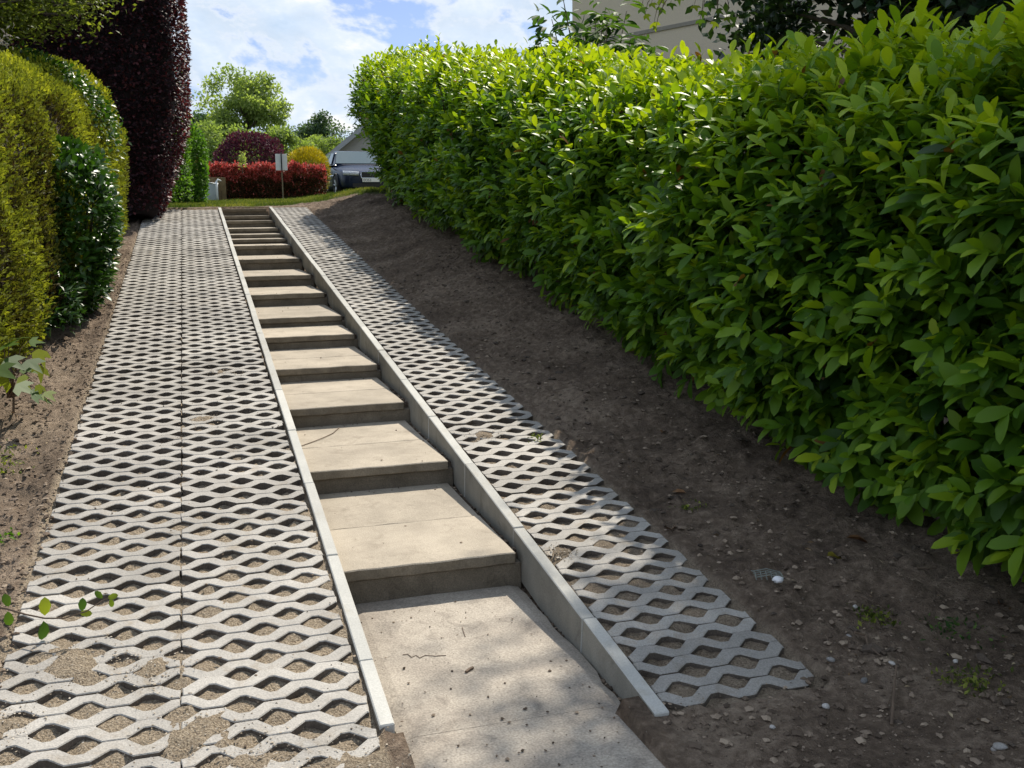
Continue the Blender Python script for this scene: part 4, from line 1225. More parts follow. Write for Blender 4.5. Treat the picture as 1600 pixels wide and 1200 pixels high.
        for yw in (.86, 3.55):
            wr = empty('wheel', (sx * .80, yw, .31), (0, math.pi / 2, 0), root)
            bm = bmesh.new()
            prof = [(.20, -.10), (.29, -.10), (.315, -.07), (.318, 0), (.315, .07), (.29, .10), (.20, .10)]
            rg = [[bm.verts.new((r * math.cos(t), r * math.sin(t), z)) for t in [2 * math.pi * k / 28 for k in range(28)]] for r, z in prof]
            for r0, r1 in zip(rg, rg[1:]):
                for k in range(28): bm.faces.new((r0[k], r0[(k + 1) % 28], r1[(k + 1) % 28], r1[k]))
            from_bm('tyre', bm, M['tyre'], wr, True)
            bm = bmesh.new()
            for k in range(7):
                t = 2 * math.pi * k / 7
                tube(bm, [(.04 * math.cos(t), .04 * math.sin(t), sx * .06), (.2 * math.cos(t), .2 * math.sin(t), sx * .085)], [.028, .022], 6)
            tube(bm, [(0, 0, -.05), (0, 0, .05)], [.195, .195], 24); tube(bm, [(0, 0, sx * .04), (0, 0, sx * .09)], [.05, .045], 12)
            from_bm('rim', bm, M['alloy'], wr)
        bm = bmesh.new()                                      # dark arch lip
        tube(bm, [(sx * .882, .86 + .36 * math.cos(t), .31 + .36 * math.sin(t)) for t in np.linspace(-.15, math.pi + .15, 14)], [.022] * 14, 6)
        from_bm('wheel_arch', bm, M['black'], root, True)
    bm = bmesh.new(); box(bm, -.28, .28, -.012, .05, .52, .68); from_bm('grille', bm, M['black'], root)
    bm = bmesh.new()
    tube(bm, [(-.29, -.018, .51), (.29, -.018, .51), (.30, -.012, .60), (.28, .0, .69), (-.28, .0, .69), (-.30, -.012, .60), (-.29, -.018, .51)], [.012] * 7, 6)
    from_bm('grille_frame', bm, M['chrome'], root)
    bm = bmesh.new(); box(bm, -.55, .55, -.004, .06, .24, .36); from_bm('air_intake', bm, M['black'], root)
    bm = bmesh.new(); box(bm, -.26, .26, -.032, -.016, .395, .505); bevel_all(bm, .003); plt = from_bm('number_plate', bm, M['plate'], root)
    cu = bpy.data.curves.new('plate_text', 'FONT'); cu.body = 'EO53'; cu.size = .105; cu.extrude = .001
    tmp = bpy.data.objects.new('plate_text', cu); COL.objects.link(tmp)
    tme = bpy.data.meshes.new_from_object(tmp.evaluated_get(bpy.context.evaluated_depsgraph_get()))
    bpy.data.objects.remove(tmp)
    to = link('plate_text', tme, M['black'])
    to.parent = plt; to.location = (-.235, -.0335, .415); to.rotation_euler = (math.pi / 2, 0, 0)
    bm = bmesh.new(); tube(bm, [(.40, 1.36, 1.01), (.0, 1.44, 1.06), (-.25, 1.48, 1.09)], [.012, .01, .006], 5); from_bm('wiper', bm, M['black'], root)
    bm = bmesh.new(); tube(bm, [(-.87, .95, .62), (-.895, 2.0, .63), (-.89, 3.3, .64)], [.012, .016, .012], 5); from_bm('side_strip', bm, M['chrome'], root)
car()
bm = bmesh.new()
v = [bm.verts.new(q) for q in ((2.9, 26.9, 2.028), (14, 26.9, 2.028), (14, 34, 2.028), (2.9, 34, 2.028))]
bm.faces.new(v)
M['asphalt'] = concrete('asphalt', (.045, .045, .047), (.06, .06, .06), (.035, .035, .035), .3, .4)
for k in v: k.co.z = 2.195
tag(from_bm('road', bm, M['asphalt']), 'asphalt parking bay under the dark blue car', kind='structure')

# ------------------------------------------------------------------ bungalow beyond the car
def bungalow():
    root = empty('bungalow', (8.40, 35.5, 1.84), (0, 0, math.radians(-8.6))); tag(root, 'low grey gabled bungalow with pale barge boards beyond the car', 'house')
    hw, dep, eave, ridge = 3.0, 11, 2.1, 4.44
    bm = bmesh.new()
    v = [bm.verts.new(q) for q in ((-hw, 0, -.3), (hw, 0, -.3), (hw, 0, eave), (0, 0, ridge), (-hw, 0, eave), (-hw, dep, -.3), (hw, dep, -.3), (hw, dep, eave), (0, dep, ridge), (-hw, dep, eave))]
    for f in ((0, 1, 2, 3, 4), (5, 9, 8, 7, 6), (0, 4, 9, 5), (1, 6, 7, 2)): bm.faces.new([v[i] for i in f])
    from_bm('wall', bm, plain('bungalow_wall', (.40, .38, .35), .9, var=.08), root)
    for y in (1.0, 3.2, 5.6, 8.0):
        bm = bmesh.new(); box(bm, -hw - .03, -hw + .03, y, y + 1.2, .7, 1.7); f = from_bm('window', bm, M['white'], root)
        bm = bmesh.new(); box(bm, -hw - .04, -hw - .031, y + .07, y + 1.13, .77, 1.63); from_bm('pane', bm, M['glass'], f)
    bm = bmesh.new(); tube(bm, [(-hw - .06, -.06, -.3), (-hw - .06, -.06, eave)], [.04, .04], 8); from_bm('drainpipe', bm, M['white'], root)
    for s in (-1, 1):
        bm = bmesh.new()
        k = (ridge - eave) / hw
        q = [(s * (hw + .45), -.35, eave - .45 * k + .03), (0, -.35, ridge + .03), (0, dep + .3, ridge + .03), (s * (hw + .45), dep + .3, eave - .45 * k + .03)]
        vs = [bm.verts.new(a) for a in q] + [bm.verts.new((a[0], a[1], a[2] + .14)) for a in q]
        for f in ((0, 1, 2, 3), (4, 5, 6, 7), (0, 1, 5, 4), (1, 2, 6, 5), (2, 3, 7, 6), (3, 0, 4, 7)): bm.faces.new([vs[i] for i in f])
        rf = from_bm('roof', bm, M['tiles'], root)
        bm = bmesh.new()
        vs = [bm.verts.new(a) for a in ((s * (hw + .46), -.36, eave - .46 * k - .05), (0, -.36, ridge - .03), (0, -.36, ridge + .17), (s * (hw + .46), -.36, eave - .46 * k + .15))]
        f = bm.faces.new(vs); ex = bmesh.ops.extrude_face_region(bm, geom=[f])
        for g in ex['geom']:
            if isinstance(g, bmesh.types.BMVert): g.co.y -= .04
        from_bm('barge_board', bm, plain('barge_paint', (.34, .35, .36), .6, var=.05), root)
    for x in (-2.75, .6):
        bm = bmesh.new(); box(bm, x, x + 1.0, -.03, .03, .75, 1.85); f = from_bm('window', bm, M['white'], root)
        bm = bmesh.new(); box(bm, x + .07, x + .93, -.04, -.031, .82, 1.78); from_bm('pane', bm, M['glass'], f)
bungalow()

# ------------------------------------------------------------------ trees beyond
def far_tree(label, c, r, n, leaf, mat, trunk_h, tint=(.1, 1), clumps=46, crad=.34, name='tree', seed=0, open_=.0):
    base = (c[0], c[1], gz(c[0], c[1]) - .1)
    root = empty(name, base); tag(root, label, 'tree', 'trees beyond the garden' if c[1] > 20 else None)
    rs = np.random.default_rng(seed + 5)
    v = nrm(rs.normal(size=(clumps, 3))); rad = rs.random(clumps) ** .45
    cc = np.array(c) + v * rad[:, None] * np.array(r) * .82
    i = rs.integers(0, clumps, n)
    dv = nrm(rs.normal(size=(n, 3))) * (rs.random(n) ** .5)[:, None]
    cr = crad * min(r) * rs.uniform(.6, 1.25, clumps)
    p = cc[i] + dv * cr[i][:, None] * np.array([1.15, 1.15, .8])
    d = nrm(rs.normal(size=(n, 3)) + dv * .7)
    ln = leaf * rs.uniform(.7, 1.3, n)
    tn = tint[0] + (tint[1] - tint[0]) * np.clip(rs.random(n) * .5 + rs.random(clumps)[i] * .5, 0, 1)
    leaves('crown', mat, root, p - np.array(base), d, nrm(rs.normal(size=(n, 3)) + np.array([0, 0, 1.2])), ln, ln * .6, tn, T_QUAD)
    bm = bmesh.new()
    t = Vector((c[0], c[1], c[2] + r[2] * .6)); b = Vector(base)
    tr = .05 * r[2] + .05
    tube(bm, [b, b.lerp(t, .35), b.lerp(t, .7), t], [tr, tr * .8, tr * .5, tr * .1], 8)
    for k in range(0, clumps, 3):
        e = Vector(cc[k]); a = b.lerp(t, min(.95, max(.25, (e.z - b.z) / (t.z - b.z) * .75)))
        tube(bm, [a, a.lerp(e, .5) + Vector((0, 0, .04 * r[2])), e], [tr * .3, tr * .18, tr * .05], 5)
    for q in bm.verts: q.co -= root.location
    from_bm('trunk', bm, M['bark'], root)
far_tree('tall airy pale green tree left of centre beyond the purple bush', (3.1, 52, 6.3), (3.0, 2.3, 3.2), 19000, .17, M['pale'], 2, seed=1, clumps=70, crad=.27)
far_tree('lower dense green tree under the left side of the airy tree', (1.4, 46, 4.3), (2.3, 1.6, 2.3), 12000, .15, M['pale'], 1, tint=(0, .75), seed=2)
far_tree('yellow-green tree low between the airy tree and the broom bush', (3.9, 45, 4.1), (1.9, 1.4, 2.3), 11000, .14, M['pale'], 1, tint=(0, .7), seed=3)
far_tree('dark blue-green tree far off to the right of the gap', (9.2, 72, 6.4), (2.4, 2.2, 2.9), 9000, .2, M['bluegreen'], 2, tint=(.1, .8), seed=4)
far_tree('dark blue-green conifer shaped tree in the gap beside the broom', (7.9, 74, 4.9), (1.2, 1.2, 2.4), 5000, .2, M['bluegreen'], 2, tint=(0, .4), seed=5)
far_tree('light green round tree just left of the bungalow roof', (6.6, 50, 4.0), (1.9, 1.7, 2.3), 9000, .15, M['pale'], 1, tint=(0, .7), seed=6)
far_tree('dark spreading cedar peeping out behind the purple beech', (.6, 58, 5.4), (1.9, 1.6, 2.5), 3500, .22, M['bluegreen'], 2, tint=(0, .3), seed=7, clumps=26, crad=.3)
far_tree('green tree low behind the hornbeam bush on the left', (-.6, 38, 3.3), (1.9, 1.5, 1.7), 8000, .14, M['green'], 1, tint=(.0, .7), seed=8)
far_tree('broad green tree hidden mostly behind the laurel hedge end', (13.2, 66, 6.2), (3.0, 2.4, 3.2), 9000, .2, M['bluegreen'], 2, tint=(.2, .9), seed=9)
far_tree('dark evergreen tree showing in the gap above the near laurel hedge', (6.5, 5.1, 4.2), (1.35, 2.9, 2.1), 30000, .12, M['darktree'], 1, tint=(0, .9), seed=12, clumps=60, crad=.5)
# a wooded horizon all round
wd = bpy.data.objects.new('woodland', None)
n = 26000
ang = RNG.random(n) * 2 * math.pi
R0 = 150 + RNG.random(n) * 40
hz = 7.0 + 3.5 * noise2(ang * 9, ang * 0, 3) 
p = np.stack([R0 * np.sin(ang), R0 * np.cos(ang), 2.2 + RNG.random(n) ** .7 * hz], -1)
ln = RNG.uniform(1.1, 2.0, n)
o = leaves('woodland', M['bluegreen'], None, p, nrm(RNG.normal(size=(n, 3))), nrm(RNG.normal(size=(n, 3)) + np.array([0, 0, 1.])), ln, ln * .8, RNG.random(n) * .8, T_QUAD)
bpy.data.objects.remove(wd)
tag(o, 'far wooded skyline around the garden', kind='stuff')

# ------------------------------------------------------------------ lawn grass
n = 62000
x = RNG.uniform(-.8, 5.4, n); y = 16.0 + 9 * RNG.random(n) ** 1.5
e_ = 16.45 + 0.9 * np.exp(-((x - 2.4) / .7) ** 2) - 1.6 * sstep(2.7, 3.6, x)
tn_ = noise2(x * 3, y * 3, 12) * .5 + noise2(x * 9, y * 9, 13) * .3
k = (y - e_ + (tn_ - .4) * .9) > RNG.random(n) * .35
x, y = x[k], y[k]; n = len(x)
z = ground_z(x, y)
ln = RNG.uniform(.035, .085, n)
g = leaves('grass', M['grass'], None, np.stack([x, y, z - .005], -1), nrm(RNG.normal(size=(n, 3)) * .35 + np.array([0, 0, 1.])), nrm(RNG.normal(size=(n, 3)) * np.array([1, 1, .1])), ln, np.full(n, .009), np.clip(.45 + (noise2(x * 2, y * 2, 17) - .5) * .9 + RNG.normal(size=n) * .15, 0, 1), T_BLADE)
tag(g, 'rough sunlit lawn grass at the top of the path', kind='stuff')

# ------------------------------------------------------------------ soil crumbs, grit, stones
def rocks(name, pos, size, mat, flat=.65, label=None):
    V = np.array([[1, 0, 0], [-1, 0, 0], [0, 1, 0], [0, -1, 0], [0, 0, 1], [0, 0, -1], [.6, .6, .45], [-.6, .55, .4], [.5, -.65, .4], [-.55, -.6, .5]], float)
    F = [(6, 4, 0), (0, 2, 6), (2, 4, 6), (7, 4, 2), (2, 1, 7), (1, 4, 7), (9, 4, 1), (1, 3, 9), (3, 4, 9), (8, 4, 3), (3, 0, 8), (0, 4, 8), (0, 5, 2), (2, 5, 1), (1, 5, 3), (3, 5, 0)]
    n = len(pos)
    J = V[None] * RNG.uniform(.65, 1.3, (n, 10, 1))
    a = RNG.random(n) * 6.28
    c, s_ = np.cos(a)[:, None], np.sin(a)[:, None]
    Xr = J[..., 0] * c - J[..., 1] * s_; Yr = J[..., 0] * s_ + J[..., 1] * c
    sc = size[:, None] * RNG.uniform(.7, 1.3, (n, 3))
    P = np.stack([Xr * sc[:, :1], Yr * sc[:, 1:2], J[..., 2] * sc[:, 2:] * flat], -1) + pos[:, None]
    me = bulk_mesh(name, P, F, RNG.random(n))
    return tag(link(name, me, mat), label, kind='stuff')
def scatter(n, x0, x1, y0, y1, bias=1.0):
    return RNG.uniform(x0, x1, n), y0 + (y1 - y0) * RNG.random(n) ** bias
M['crumb'] = leaf_mat('soil_crumb', [(0, (.07, .053, .04)), (.6, (.17, .13, .097)), (1, (.34, .27, .20))], .95, 0.0, .1)
M['grit'] = leaf_mat('grit', [(0, (.22, .175, .125)), (.5, (.36, .30, .225)), (1, (.60, .54, .45))], .9, 0.0, .2)
xs, ys = scatter(22000, 1.5, 4.3, -1.5, 9, 1.9)
k = ~((xs < 2.2) & (ys > -.15)); xs, ys = xs[k], ys[k]
rocks('soil_crumbs', np.stack([xs, ys, ground_z(xs, ys) + .002], -1), .003 + .016 * RNG.random(len(xs)) ** 5, M['crumb'], label='loose crumbs of brown soil on the right bank')
xs, ys = scatter(12000, -1.9, -.58, .3, 11, 1.4)
rocks('soil_crumbs', np.stack([xs, ys, ground_z(xs, ys) + .002], -1), .004 + .012 * RNG.random(len(xs)) ** 3, M['crumb'], label='loose crumbs of brown soil along the left edge of the pavers')
# grit in the paver cells
ii = RNG.integers(0, 1, 1)
n = 15000
row = np.floor(RNG.random(n) ** 1.3 * 70); colx = RNG.integers(-6, 7, n)
cx = np.where(row % 2 == 0, (np.floor(colx / 2) * .2), np.floor(colx / 2) * .2 + .1)
right_ = RNG.random(n) < .3
cx = np.where(right_, cx * .5 + 1.856 , cx)
cx = np.where(right_, 1.556 + np.round((cx - 1.556 - np.where(row % 2 == 0, 0, .1)) / .2) * .2 + np.where(row % 2 == 0, 0, .1), cx)
px = cx + (RNG.random(n) - .5) * .075; py = row * .1 - .3 + (RNG.random(n) - .5) * .06
ok = ((px > -.6) & (px < .605)) | ((px > 1.555) & (px < 2.16) & (py > 0))
px, py = px[ok], py[ok]
pz = py * math.tan(SL) - (0.018 + 0.034 * sstep(0.8, 6.0, py)) + .003
rocks('grit', np.stack([px, py * CS, np.maximum(pz, -.05)], -1), .0025 + .006 * RNG.random(len(px)) ** 3, M['grit'], label='sandy grit filling the cells of the pavers')
xs, ys = scatter(420, .7, 1.43, -1.2, 1.1, 1)
rocks('grit', np.stack([xs, ys, np.full(len(xs), LAND_Z + .003)], -1), .0015 + .006 * RNG.random(len(xs)) ** 5, M['crumb'], label='specks of dirt scattered on the landing')
xs, ys = scatter(700, -.6, .6, -.5, 4, 1.3)
rocks('grit', np.stack([xs, ys * CS, ys * SN + .003], -1), .001 + .006 * RNG.random(len(xs)) ** 4, M['crumb'], label='specks of dirt lying on the pavers')
cx_, cy_, cz_ = [], [], []
for (yn, zn), (yb, zb_) in zip(NW[1:12], NW[:11]):
    m_ = 46
    cx_.append(RNG.uniform(XL, XR, m_)); cy_.append(yn + .012 - np.abs(RNG.normal(size=m_)) * .035); cz_.append(np.full(m_, zb_ + .002))
    m_ = 16
    cx_.append(RNG.uniform(XL, XR, m_)); cy_.append(RNG.uniform(yb, yn, m_)); cz_.append(np.full(m_, zb_ + .002))
cx_, cy_, cz_ = [np.concatenate(q_) for q_ in (cx_, cy_, cz_)]
rocks('grit', np.stack([cx_, cy_, cz_], -1), .0012 + .006 * RNG.random(len(cx_)) ** 4, M['crumb'], label='crumbs of dirt lying on the step treads')
xs = RNG.uniform(1.446, 1.492, 1500); ys = RNG.uniform(-.1, 12, 1500)
rocks('grit', np.stack([xs, ys, tread_z(ys) - .022], -1), .004 + .010 * RNG.random(1500) ** 2, M['crumb'], label='crumbs in the gap between the slabs and right kerb')

for (sx, sy, sr, sa) in SPILL:
    m_ = 300 if sy < 2 else 120
    gx_, gy_ = sx + RNG.normal(size=m_) * sr * 1.15, sy + RNG.normal(size=m_) * sr * 1.15
    rocks('grit', np.stack([gx_, gy_ * CS, gy_ * SN + .0025 + .012 * np.exp(-((gx_ - sx) ** 2 + (gy_ - sy) ** 2) / sr ** 2 * 2)], -1), .0012 + .0042 * RNG.random(m_) ** 3, M['grit'], label='sandy grit scattered over the lattice pavers')
xs = np.concatenate([RNG.uniform(2.2, 4.2, 900), RNG.uniform(-1.9, -.62, 500)]); ys = np.concatenate([-1.2 + 9 * RNG.random(900) ** 1.6, RNG.uniform(.2, 10, 500)])
ln = RNG.uniform(.008, .035, len(xs))
M['litter'] = leaf_mat('litter', [(0, (.07, .045, .025)), (.6, (.20, .13, .07)), (1, (.42, .34, .22))], .8, .1, .2, (1, 1, 1))
tag(leaves('leaf_litter', M['litter'], None, np.stack([xs, ys, ground_z(xs, ys) + .006], -1), nrm(RNG.normal(size=(len(xs), 3)) * np.array([1, 1, .2])), nrm(RNG.normal(size=(len(xs), 3)) * .4 + np.array([0, 0, 1.])), ln, ln * RNG.uniform(.08, .5, len(xs)), RNG.random(len(xs)), T_LEAF), 'bits of dry leaf and root lying on the bare soil')

xs, ys = scatter(420, 2.2, 4.2, -1.4, 9, 1.6)
k = ys > -1.4
rocks('clods', np.stack([xs, ys, ground_z(xs, ys) + .001], -1), .012 + .022 * RNG.random(len(xs)) ** 3, M['clod'], .6, 'lumps of dark earth on the right bank')
xs, ys = scatter(260, -1.8, -.66, .6, 10, 1.4)
rocks('clods', np.stack([xs, ys, ground_z(xs, ys) + .001], -1), .010 + .018 * RNG.random(len(xs)) ** 3, M['clod'], .6, 'lumps of dark earth along the left bed')

def on_ground(u, v, z0=-.05):
    d = CF + CR * (u - 800) / 1615.8 + CU * (600 - v) / 1615.8
    z = z0
    for _ in range(12):
        P = CP + d * ((z - CP[2]) / d[2])
        z = float(ground_z(np.array([P[0]]), np.array([P[1]]))[0])
    return Vector(CP + d * ((z - CP[2]) / d[2]))

def stone(label, u, v, size, col=None):
    P = on_ground(u, v)
    bm = bmesh.new(); bmesh.ops.create_icosphere(bm, subdivisions=2, radius=1)
    rr = random.Random(int(u * 7 + v))
    sx, sy, sz = size * rr.uniform(.8, 1.2), size * rr.uniform(.7, 1.1), size * rr.uniform(.45, .7)
    for q in bm.verts:
        k = 1 + .22 * (noise3(np.array([[q.co.x * 1.6 + u, q.co.y * 1.6 + v, q.co.z * 1.6]]), 3)[0] - .5) * 2
        q.co = Vector((q.co.x * sx * k, q.co.y * sy * k, q.co.z * sz * k))
    o = from_bm('stone', bm, M['stone'], None, True)
    o.location = P + Vector((0, 0, sz * .35)); o.rotation_euler = (rr.uniform(-.2, .2), rr.uniform(-.2, .2), rr.uniform(0, 6))
    tag(o, label, 'stone', 'small stones lying on the soil')
for lab, u, v, s_ in (('small white stone at the top edge of the bare soil near the twig', 1335, 928, .016), ('small pale round stone just below the white one by the twig', 1336, 949, .015),
                      ('white cracked stone above the upright dark twig', 1394, 1037, .017), ('blue-grey stone flake in the right corner of the soil', 1562, 1168, .026),
                      ('small bluish pebble near the right picture edge on soil', 1553, 1172, .014), ('grey flat stone low on the soil right of the kerb end', 1290, 1105, .018),
                      ('bluish slate chip beside the tail of the pavers', 1350, 1065, .020), ('pinkish stone right of the last paver tail', 1298, 1032, .020), ('pale stone beside the last paver tail', 1325, 996, .016),
                      ('white pebble low on the bare soil near the bottom edge', 1207, 1137, .012), ('white speck of a stone in the shaded soil below hedge', 1493, 1034, .012),
                      ('brown stone on the shaded bank beside the pavers', 955, 590, .026), ('grey chip of stone on shaded bank above the pavers', 735, 502, .03), ('pale stone on the shaded bank near hedge foot', 820, 548, .03)):
    stone(lab, u, v, s_ * .82)

# fallen leaves
def fallen(label, u, v, size, ang, mat):
    P = on_ground(u, v)
    V = T_LAUREL[0]
    bm = bmesh.new()
    vs = [bm.verts.new((a * size, b * size * .55, c * size * 1.6 + abs(b) * size * .18)) for a, b, c in V]
    for f in T_LAUREL[1]: bm.faces.new([vs[i] for i in f])
    bmesh.ops.solidify(bm, geom=bm.faces, thickness=.0012)
    o = from_bm('fallen_leaf', bm, mat, None, True)
    o.location = P + Vector((0, 0, .016)); o.rotation_euler = (random.uniform(-.3, .3), random.uniform(-.2, .3), ang)
    tag(o, label, 'leaf', 'fallen leaves on the soil')
M['yellowleaf'] = plain('yellow_leaf', (.42, .36, .05), .6, var=.25)
for a in (('curled orange-brown leaf under the hedge, beside a dark gap', 1190, 690, .11, .4, M['deadleaf']), ('small tan leaf below the hedge on the shaded bank', 1110, 718, .09, 1.9, M['deadleaf']),
          ('orange-brown leaf beside the right edge of the pavers', 1072, 775, .08, 2.6, M['deadleaf']), ('pale brown leaf below the orange one beside the pavers', 1050, 832, .10, 1.2, M['deadleaf']),
          ('yellow-green leaf lying on the bare soil under the hedge', 1292, 874, .09, .2, M['yellowleaf']), ('brown leaf farthest right under the hedge', 1560, 950, .08, .5, M['deadleaf']),
          ('thin tan leaf in the middle of the shaded soil', 1322, 846, .10, -.4, M['deadleaf']), ('small orange leaf speck high on the shaded bank', 1033, 680, .06, .8, M['deadleaf'])):
    fallen(*a)
# twigs
def twig(label, pts, r, name='twig'):
    P = [on_ground(u, v) + Vector((0, 0, r + h)) for u, v, h in pts]
    bm = bmesh.new()
    tube(bm, P, [r * (1 - .5 * i / (len(P) - 1)) for i in range(len(P))], 6)
    tag(from_bm(name, bm, M['twig']), label, 'twig', 'twigs lying about')
twig('dark upright twig stuck in the soil low on the right', [(1393, 1135, 0), (1396, 1095, .015), (1400, 1055, .03)], .0055)
twig('short brown twig beside the white stones on the soil', [(1345, 935, .004), (1365, 945, .008), (1385, 953, .004)], .005)
twig('pale root lying under the hedge on the right', [(1433, 893, .01), (1450, 895, .012), (1462, 893, .01)], .006)
twig('bent pale root half out of the soil right of pavers', [(1335, 995, .012), (1352, 1003, .02), (1356, 1015, .012), (1375, 1030, .008)], .006)
def flat_twig(label, pts, r, z):
    bm = bmesh.new()
    P = []
    for u, v in pts:
        d = CF + CR * (u - 800) / 1615.8 + CU * (600 - v) / 1615.8
        P.append(Vector(CP + d * ((z + r - CP[2]) / d[2])))
    tube(bm, P, [r] * len(P), 5)
    tag(from_bm('twig', bm, M['twig']), label, 'twig', 'twigs lying about')
flat_twig('short thick dark twig lying on the landing', [(728, 1050), (733, 1046), (739, 1043)], .006, LAND_Z)
flat_twig('thin wavy twig lying across the landing', [(629, 1023), (637, 1022), (643, 1027), (650, 1024), (656, 1028), (664, 1024), (680, 1025), (697, 1024)], .0015, LAND_Z)
flat_twig('tiny upright curved straw on the landing', [(722, 980), (725, 990), (727, 995)], .0015, LAND_Z)
flat_twig('long thin straw lying across the third step', [(470, 697), (490, 690), (505, 684), (520, 677), (530, 668)], .003, NW[1][1])

# weeds on the soil
def weed(label, u, v, n, size, mat, h=.05):
    P = on_ground(u, v)
    root = empty('weed', P); tag(root, label, 'weed', 'small weeds on the bare soil')
    p = RNG.normal(size=(n, 3)) * np.array([size, size, 0]) + np.array([0, 0, 1]) * (RNG.random(n) * h)[:, None]
    ln = RNG.uniform(.012, .03, n)
    leaves('foliage', mat, root, p, nrm(RNG.normal(size=(n, 3)) + np.array([0, 0, .8])), nrm(RNG.normal(size=(n, 3)) * .5 + np.array([0, 0, 1.])), ln, ln * .55, RNG.random(n), T_LEAF)
weed('feathery green weed low at the right on bare soil', 1520, 1075, 150, .05, M['olive'])
weed('small mossy weed near the white stones', 1370, 968, 120, .045, M['olive'], .02)
weed('little weed patch under the hedge at far right', 1490, 985, 110, .07, M['elder'], .02)
weed('tiny weed beside the orange leaf near the pavers', 1080, 795, 60, .04, M['olive'], .02)
weed('green weed tuft among paver cells on the right strip', 838, 690, 40, .02, M['olive'], .04)
weed('small weed on the left soil edge', 12, 845, 40, .03, M['green'], .03)
weed('grassy tuft at the left edge of picture', 6, 745, 160, .06, M['olive'], .16)

# ------------------------------------------------------------------ maple seedling and bramble shoot at the left edge
def ray_at(u, v, Yd):
    d = CF + CR * (u - 800) / 1615.8 + CU * (600 - v) / 1615.8
    return Vector(CP + d * ((Yd - CP[1]) / d[1]))
ms = empty('sycamore_seedling', (-1.02, 3.9, .42)); tag(ms, 'sycamore seedling with broad lobed leaves at the left edge', 'seedling')
bm = bmesh.new()
for (u, v, Yd, s_, tn, dx, dz, nx_, nz_) in ((15, 530, 3.9, 1.35, .25, .9, .15, -.1, 1), (45, 533, 4.0, .9, .3, .9, -.1, 0, 1), (60, 545, 3.9, 1.25, 1.0, .3, -1, 1, .2), (62, 570, 3.85, 1.15, .95, .1, -1, 1, .25),
                                     (8, 560, 3.7, 1.3, .2, .8, -.5, .1, 1), (42, 562, 3.75, 1.2, .2, .6, -.6, .1, 1), (12, 588, 3.65, 1.2, .95, -.6, -.6, .9, .3), (28, 590, 3.6, 1.0, .9, .6, -.5, .6, .6),
                                     (25, 600, 3.5, 1.2, .25, .8, -.55, 0, 1), (48, 610, 3.5, 1.35, .2, .9, -.6, .1, 1), (62, 600, 3.55, .9, .95, .3, -.9, .9, .4), (70, 612, 3.55, .8, .7, .7, -.7, .4, .8),
                                     (35, 575, 3.8, 1.0, .3, .7, -.2, 0, 1), (4, 540, 3.8, 1.2, .3, .5, .1, 0, 1), (-8, 575, 3.6, 1.3, .4, .7, -.4, 0, 1), (72, 622, 3.5, .6, .8, .3, -.9, .6, .6)):
    P = ray_at(u, v, Yd)
    single_leaf(ms, M['vine'], 'syc', T_LOBED, .075, 1.15, tn, tuple(P), Vector((dx + random.gauss(0, .15), -.35 + random.gauss(0, .2), dz)), Vector((nx_, random.gauss(-.2, .25), nz_)), s_ * 1.5)
    tube(bm, [ms.location + Vector((random.uniform(-.02, .02), 0, .1)), (ms.location + Vector((0, 0, .25))).lerp(P, .6) + Vector((0, 0, .03)), P], [.006, .003, .002], 5)
tube(bm, [ms.location + Vector((0, 0, -.1)), ms.location + Vector((.02, 0, .12)), ms.location + Vector((0, 0, .36))], [.009, .007, .004], 6)
for v in bm.verts: v.co -= ms.location
from_bm('stem', bm, M['twig'], ms)

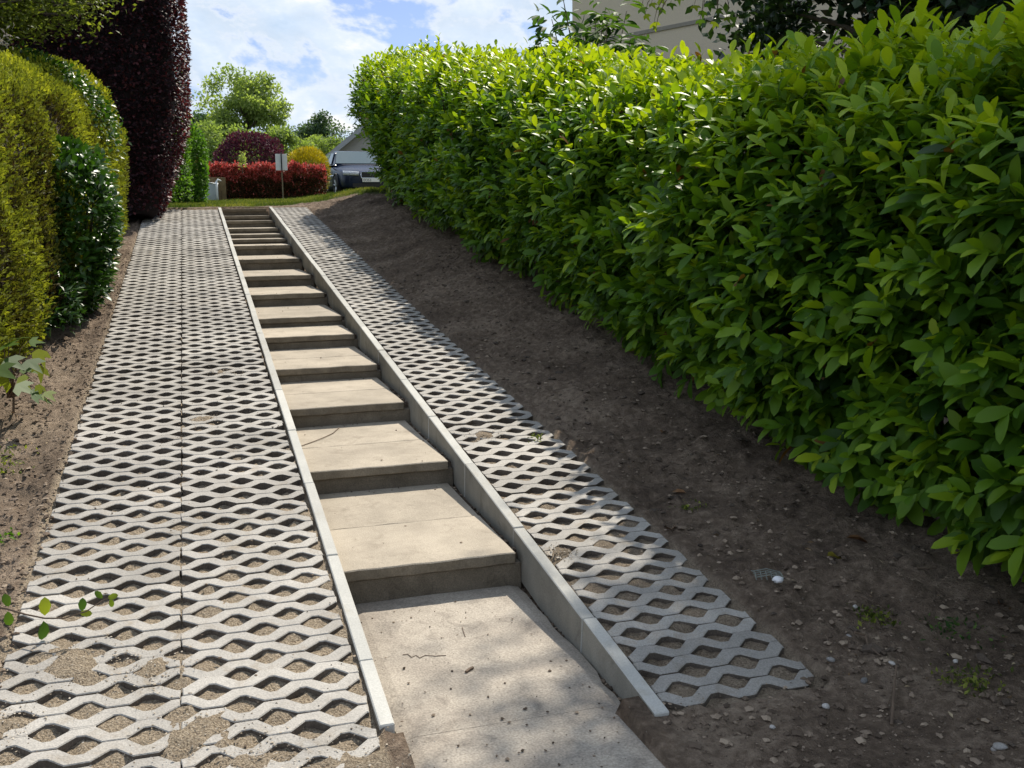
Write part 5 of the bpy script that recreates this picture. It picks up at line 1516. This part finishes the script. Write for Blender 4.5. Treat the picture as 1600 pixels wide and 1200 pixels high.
br = empty('bramble_shoot', (-.85, .95, .05)); tag(br, 'thin bramble shoot with a few bright leaves reaching over the pavers', 'shoot')
bm = bmesh.new()
pts = [ray_at(u, v, y - .34) for u, v, y in ((-30, 945, 1.3), (10, 951, 1.25), (40, 960, 1.2), (70, 966, 1.15), (100, 966, 1.12), (135, 955, 1.12), (160, 938, 1.15), (172, 933, 1.15))]
tube(bm, pts, [.004, .004, .0035, .003, .003, .0025, .002, .0015], 5)
for v in bm.verts: v.co -= br.location
from_bm('stem', bm, M['twig'], br)
for (u, v, y_, s_, tn, dx, dz, nx_, nz_) in ((14, 948, 1.25, .95, .35, -.2, 1, .3, .1), (12, 955, 1.25, 1.05, .3, .05, -1, .2, .2), (70, 962, 1.15, 1.25, .95, .1, 1, .2, .1), (68, 970, 1.15, 1.35, .1, -.05, -1, .8, .1),
                                     (128, 955, 1.12, .9, .2, .15, 1, .2, .1), (124, 958, 1.12, .8, 1.0, .9, -.1, .2, .6), (160, 935, 1.15, .7, .5, -.4, .6, .1, .7), (168, 935, 1.15, .7, .8, .6, .2, .2, .6), (172, 936, 1.15, .6, .6, .2, -.8, .4, .3)):
    single_leaf(br, M['vine'], 'bramble', T_LAUREL, .055, .62, tn, tuple(ray_at(u, v, y_ - .34)), Vector((dx, -.1, dz)), Vector((nx_, -1, nz_)), s_)

# scrap of garden netting
P = on_ground(1200, 905)
ns = empty('netting_scrap', P, (0, 0, -.35)); tag(ns, 'scrap of grey plastic netting with a white lump on the soil', 'netting')
bm = bmesh.new()
for k in range(6):
    tube(bm, [(-.055 + .022 * k, -.04, .012), (-.055 + .022 * k, 0, .03 + .006 * math.sin(k)), (-.06 + .022 * k, .05 - .005 * k, .02)], [.0022] * 3, 5)
for k in range(4):
    tube(bm, [(-.06, -.035 + .025 * k, .02), (0, -.035 + .025 * k, .032), (.06, -.03 + .022 * k, .018)], [.0022] * 3, 5)
from_bm('mesh_strands', bm, plain('grey_net', (.20, .22, .19), .7), ns)
bm = bmesh.new(); bmesh.ops.create_icosphere(bm, subdivisions=2, radius=.018)
for v in bm.verts: v.co = Vector((v.co.x * 1.3 + .03, v.co.y - .05, v.co.z * .7 + .016)) + Vector((random.uniform(-.003, .003),) * 3)
from_bm('lump', bm, M['white'], ns, True)
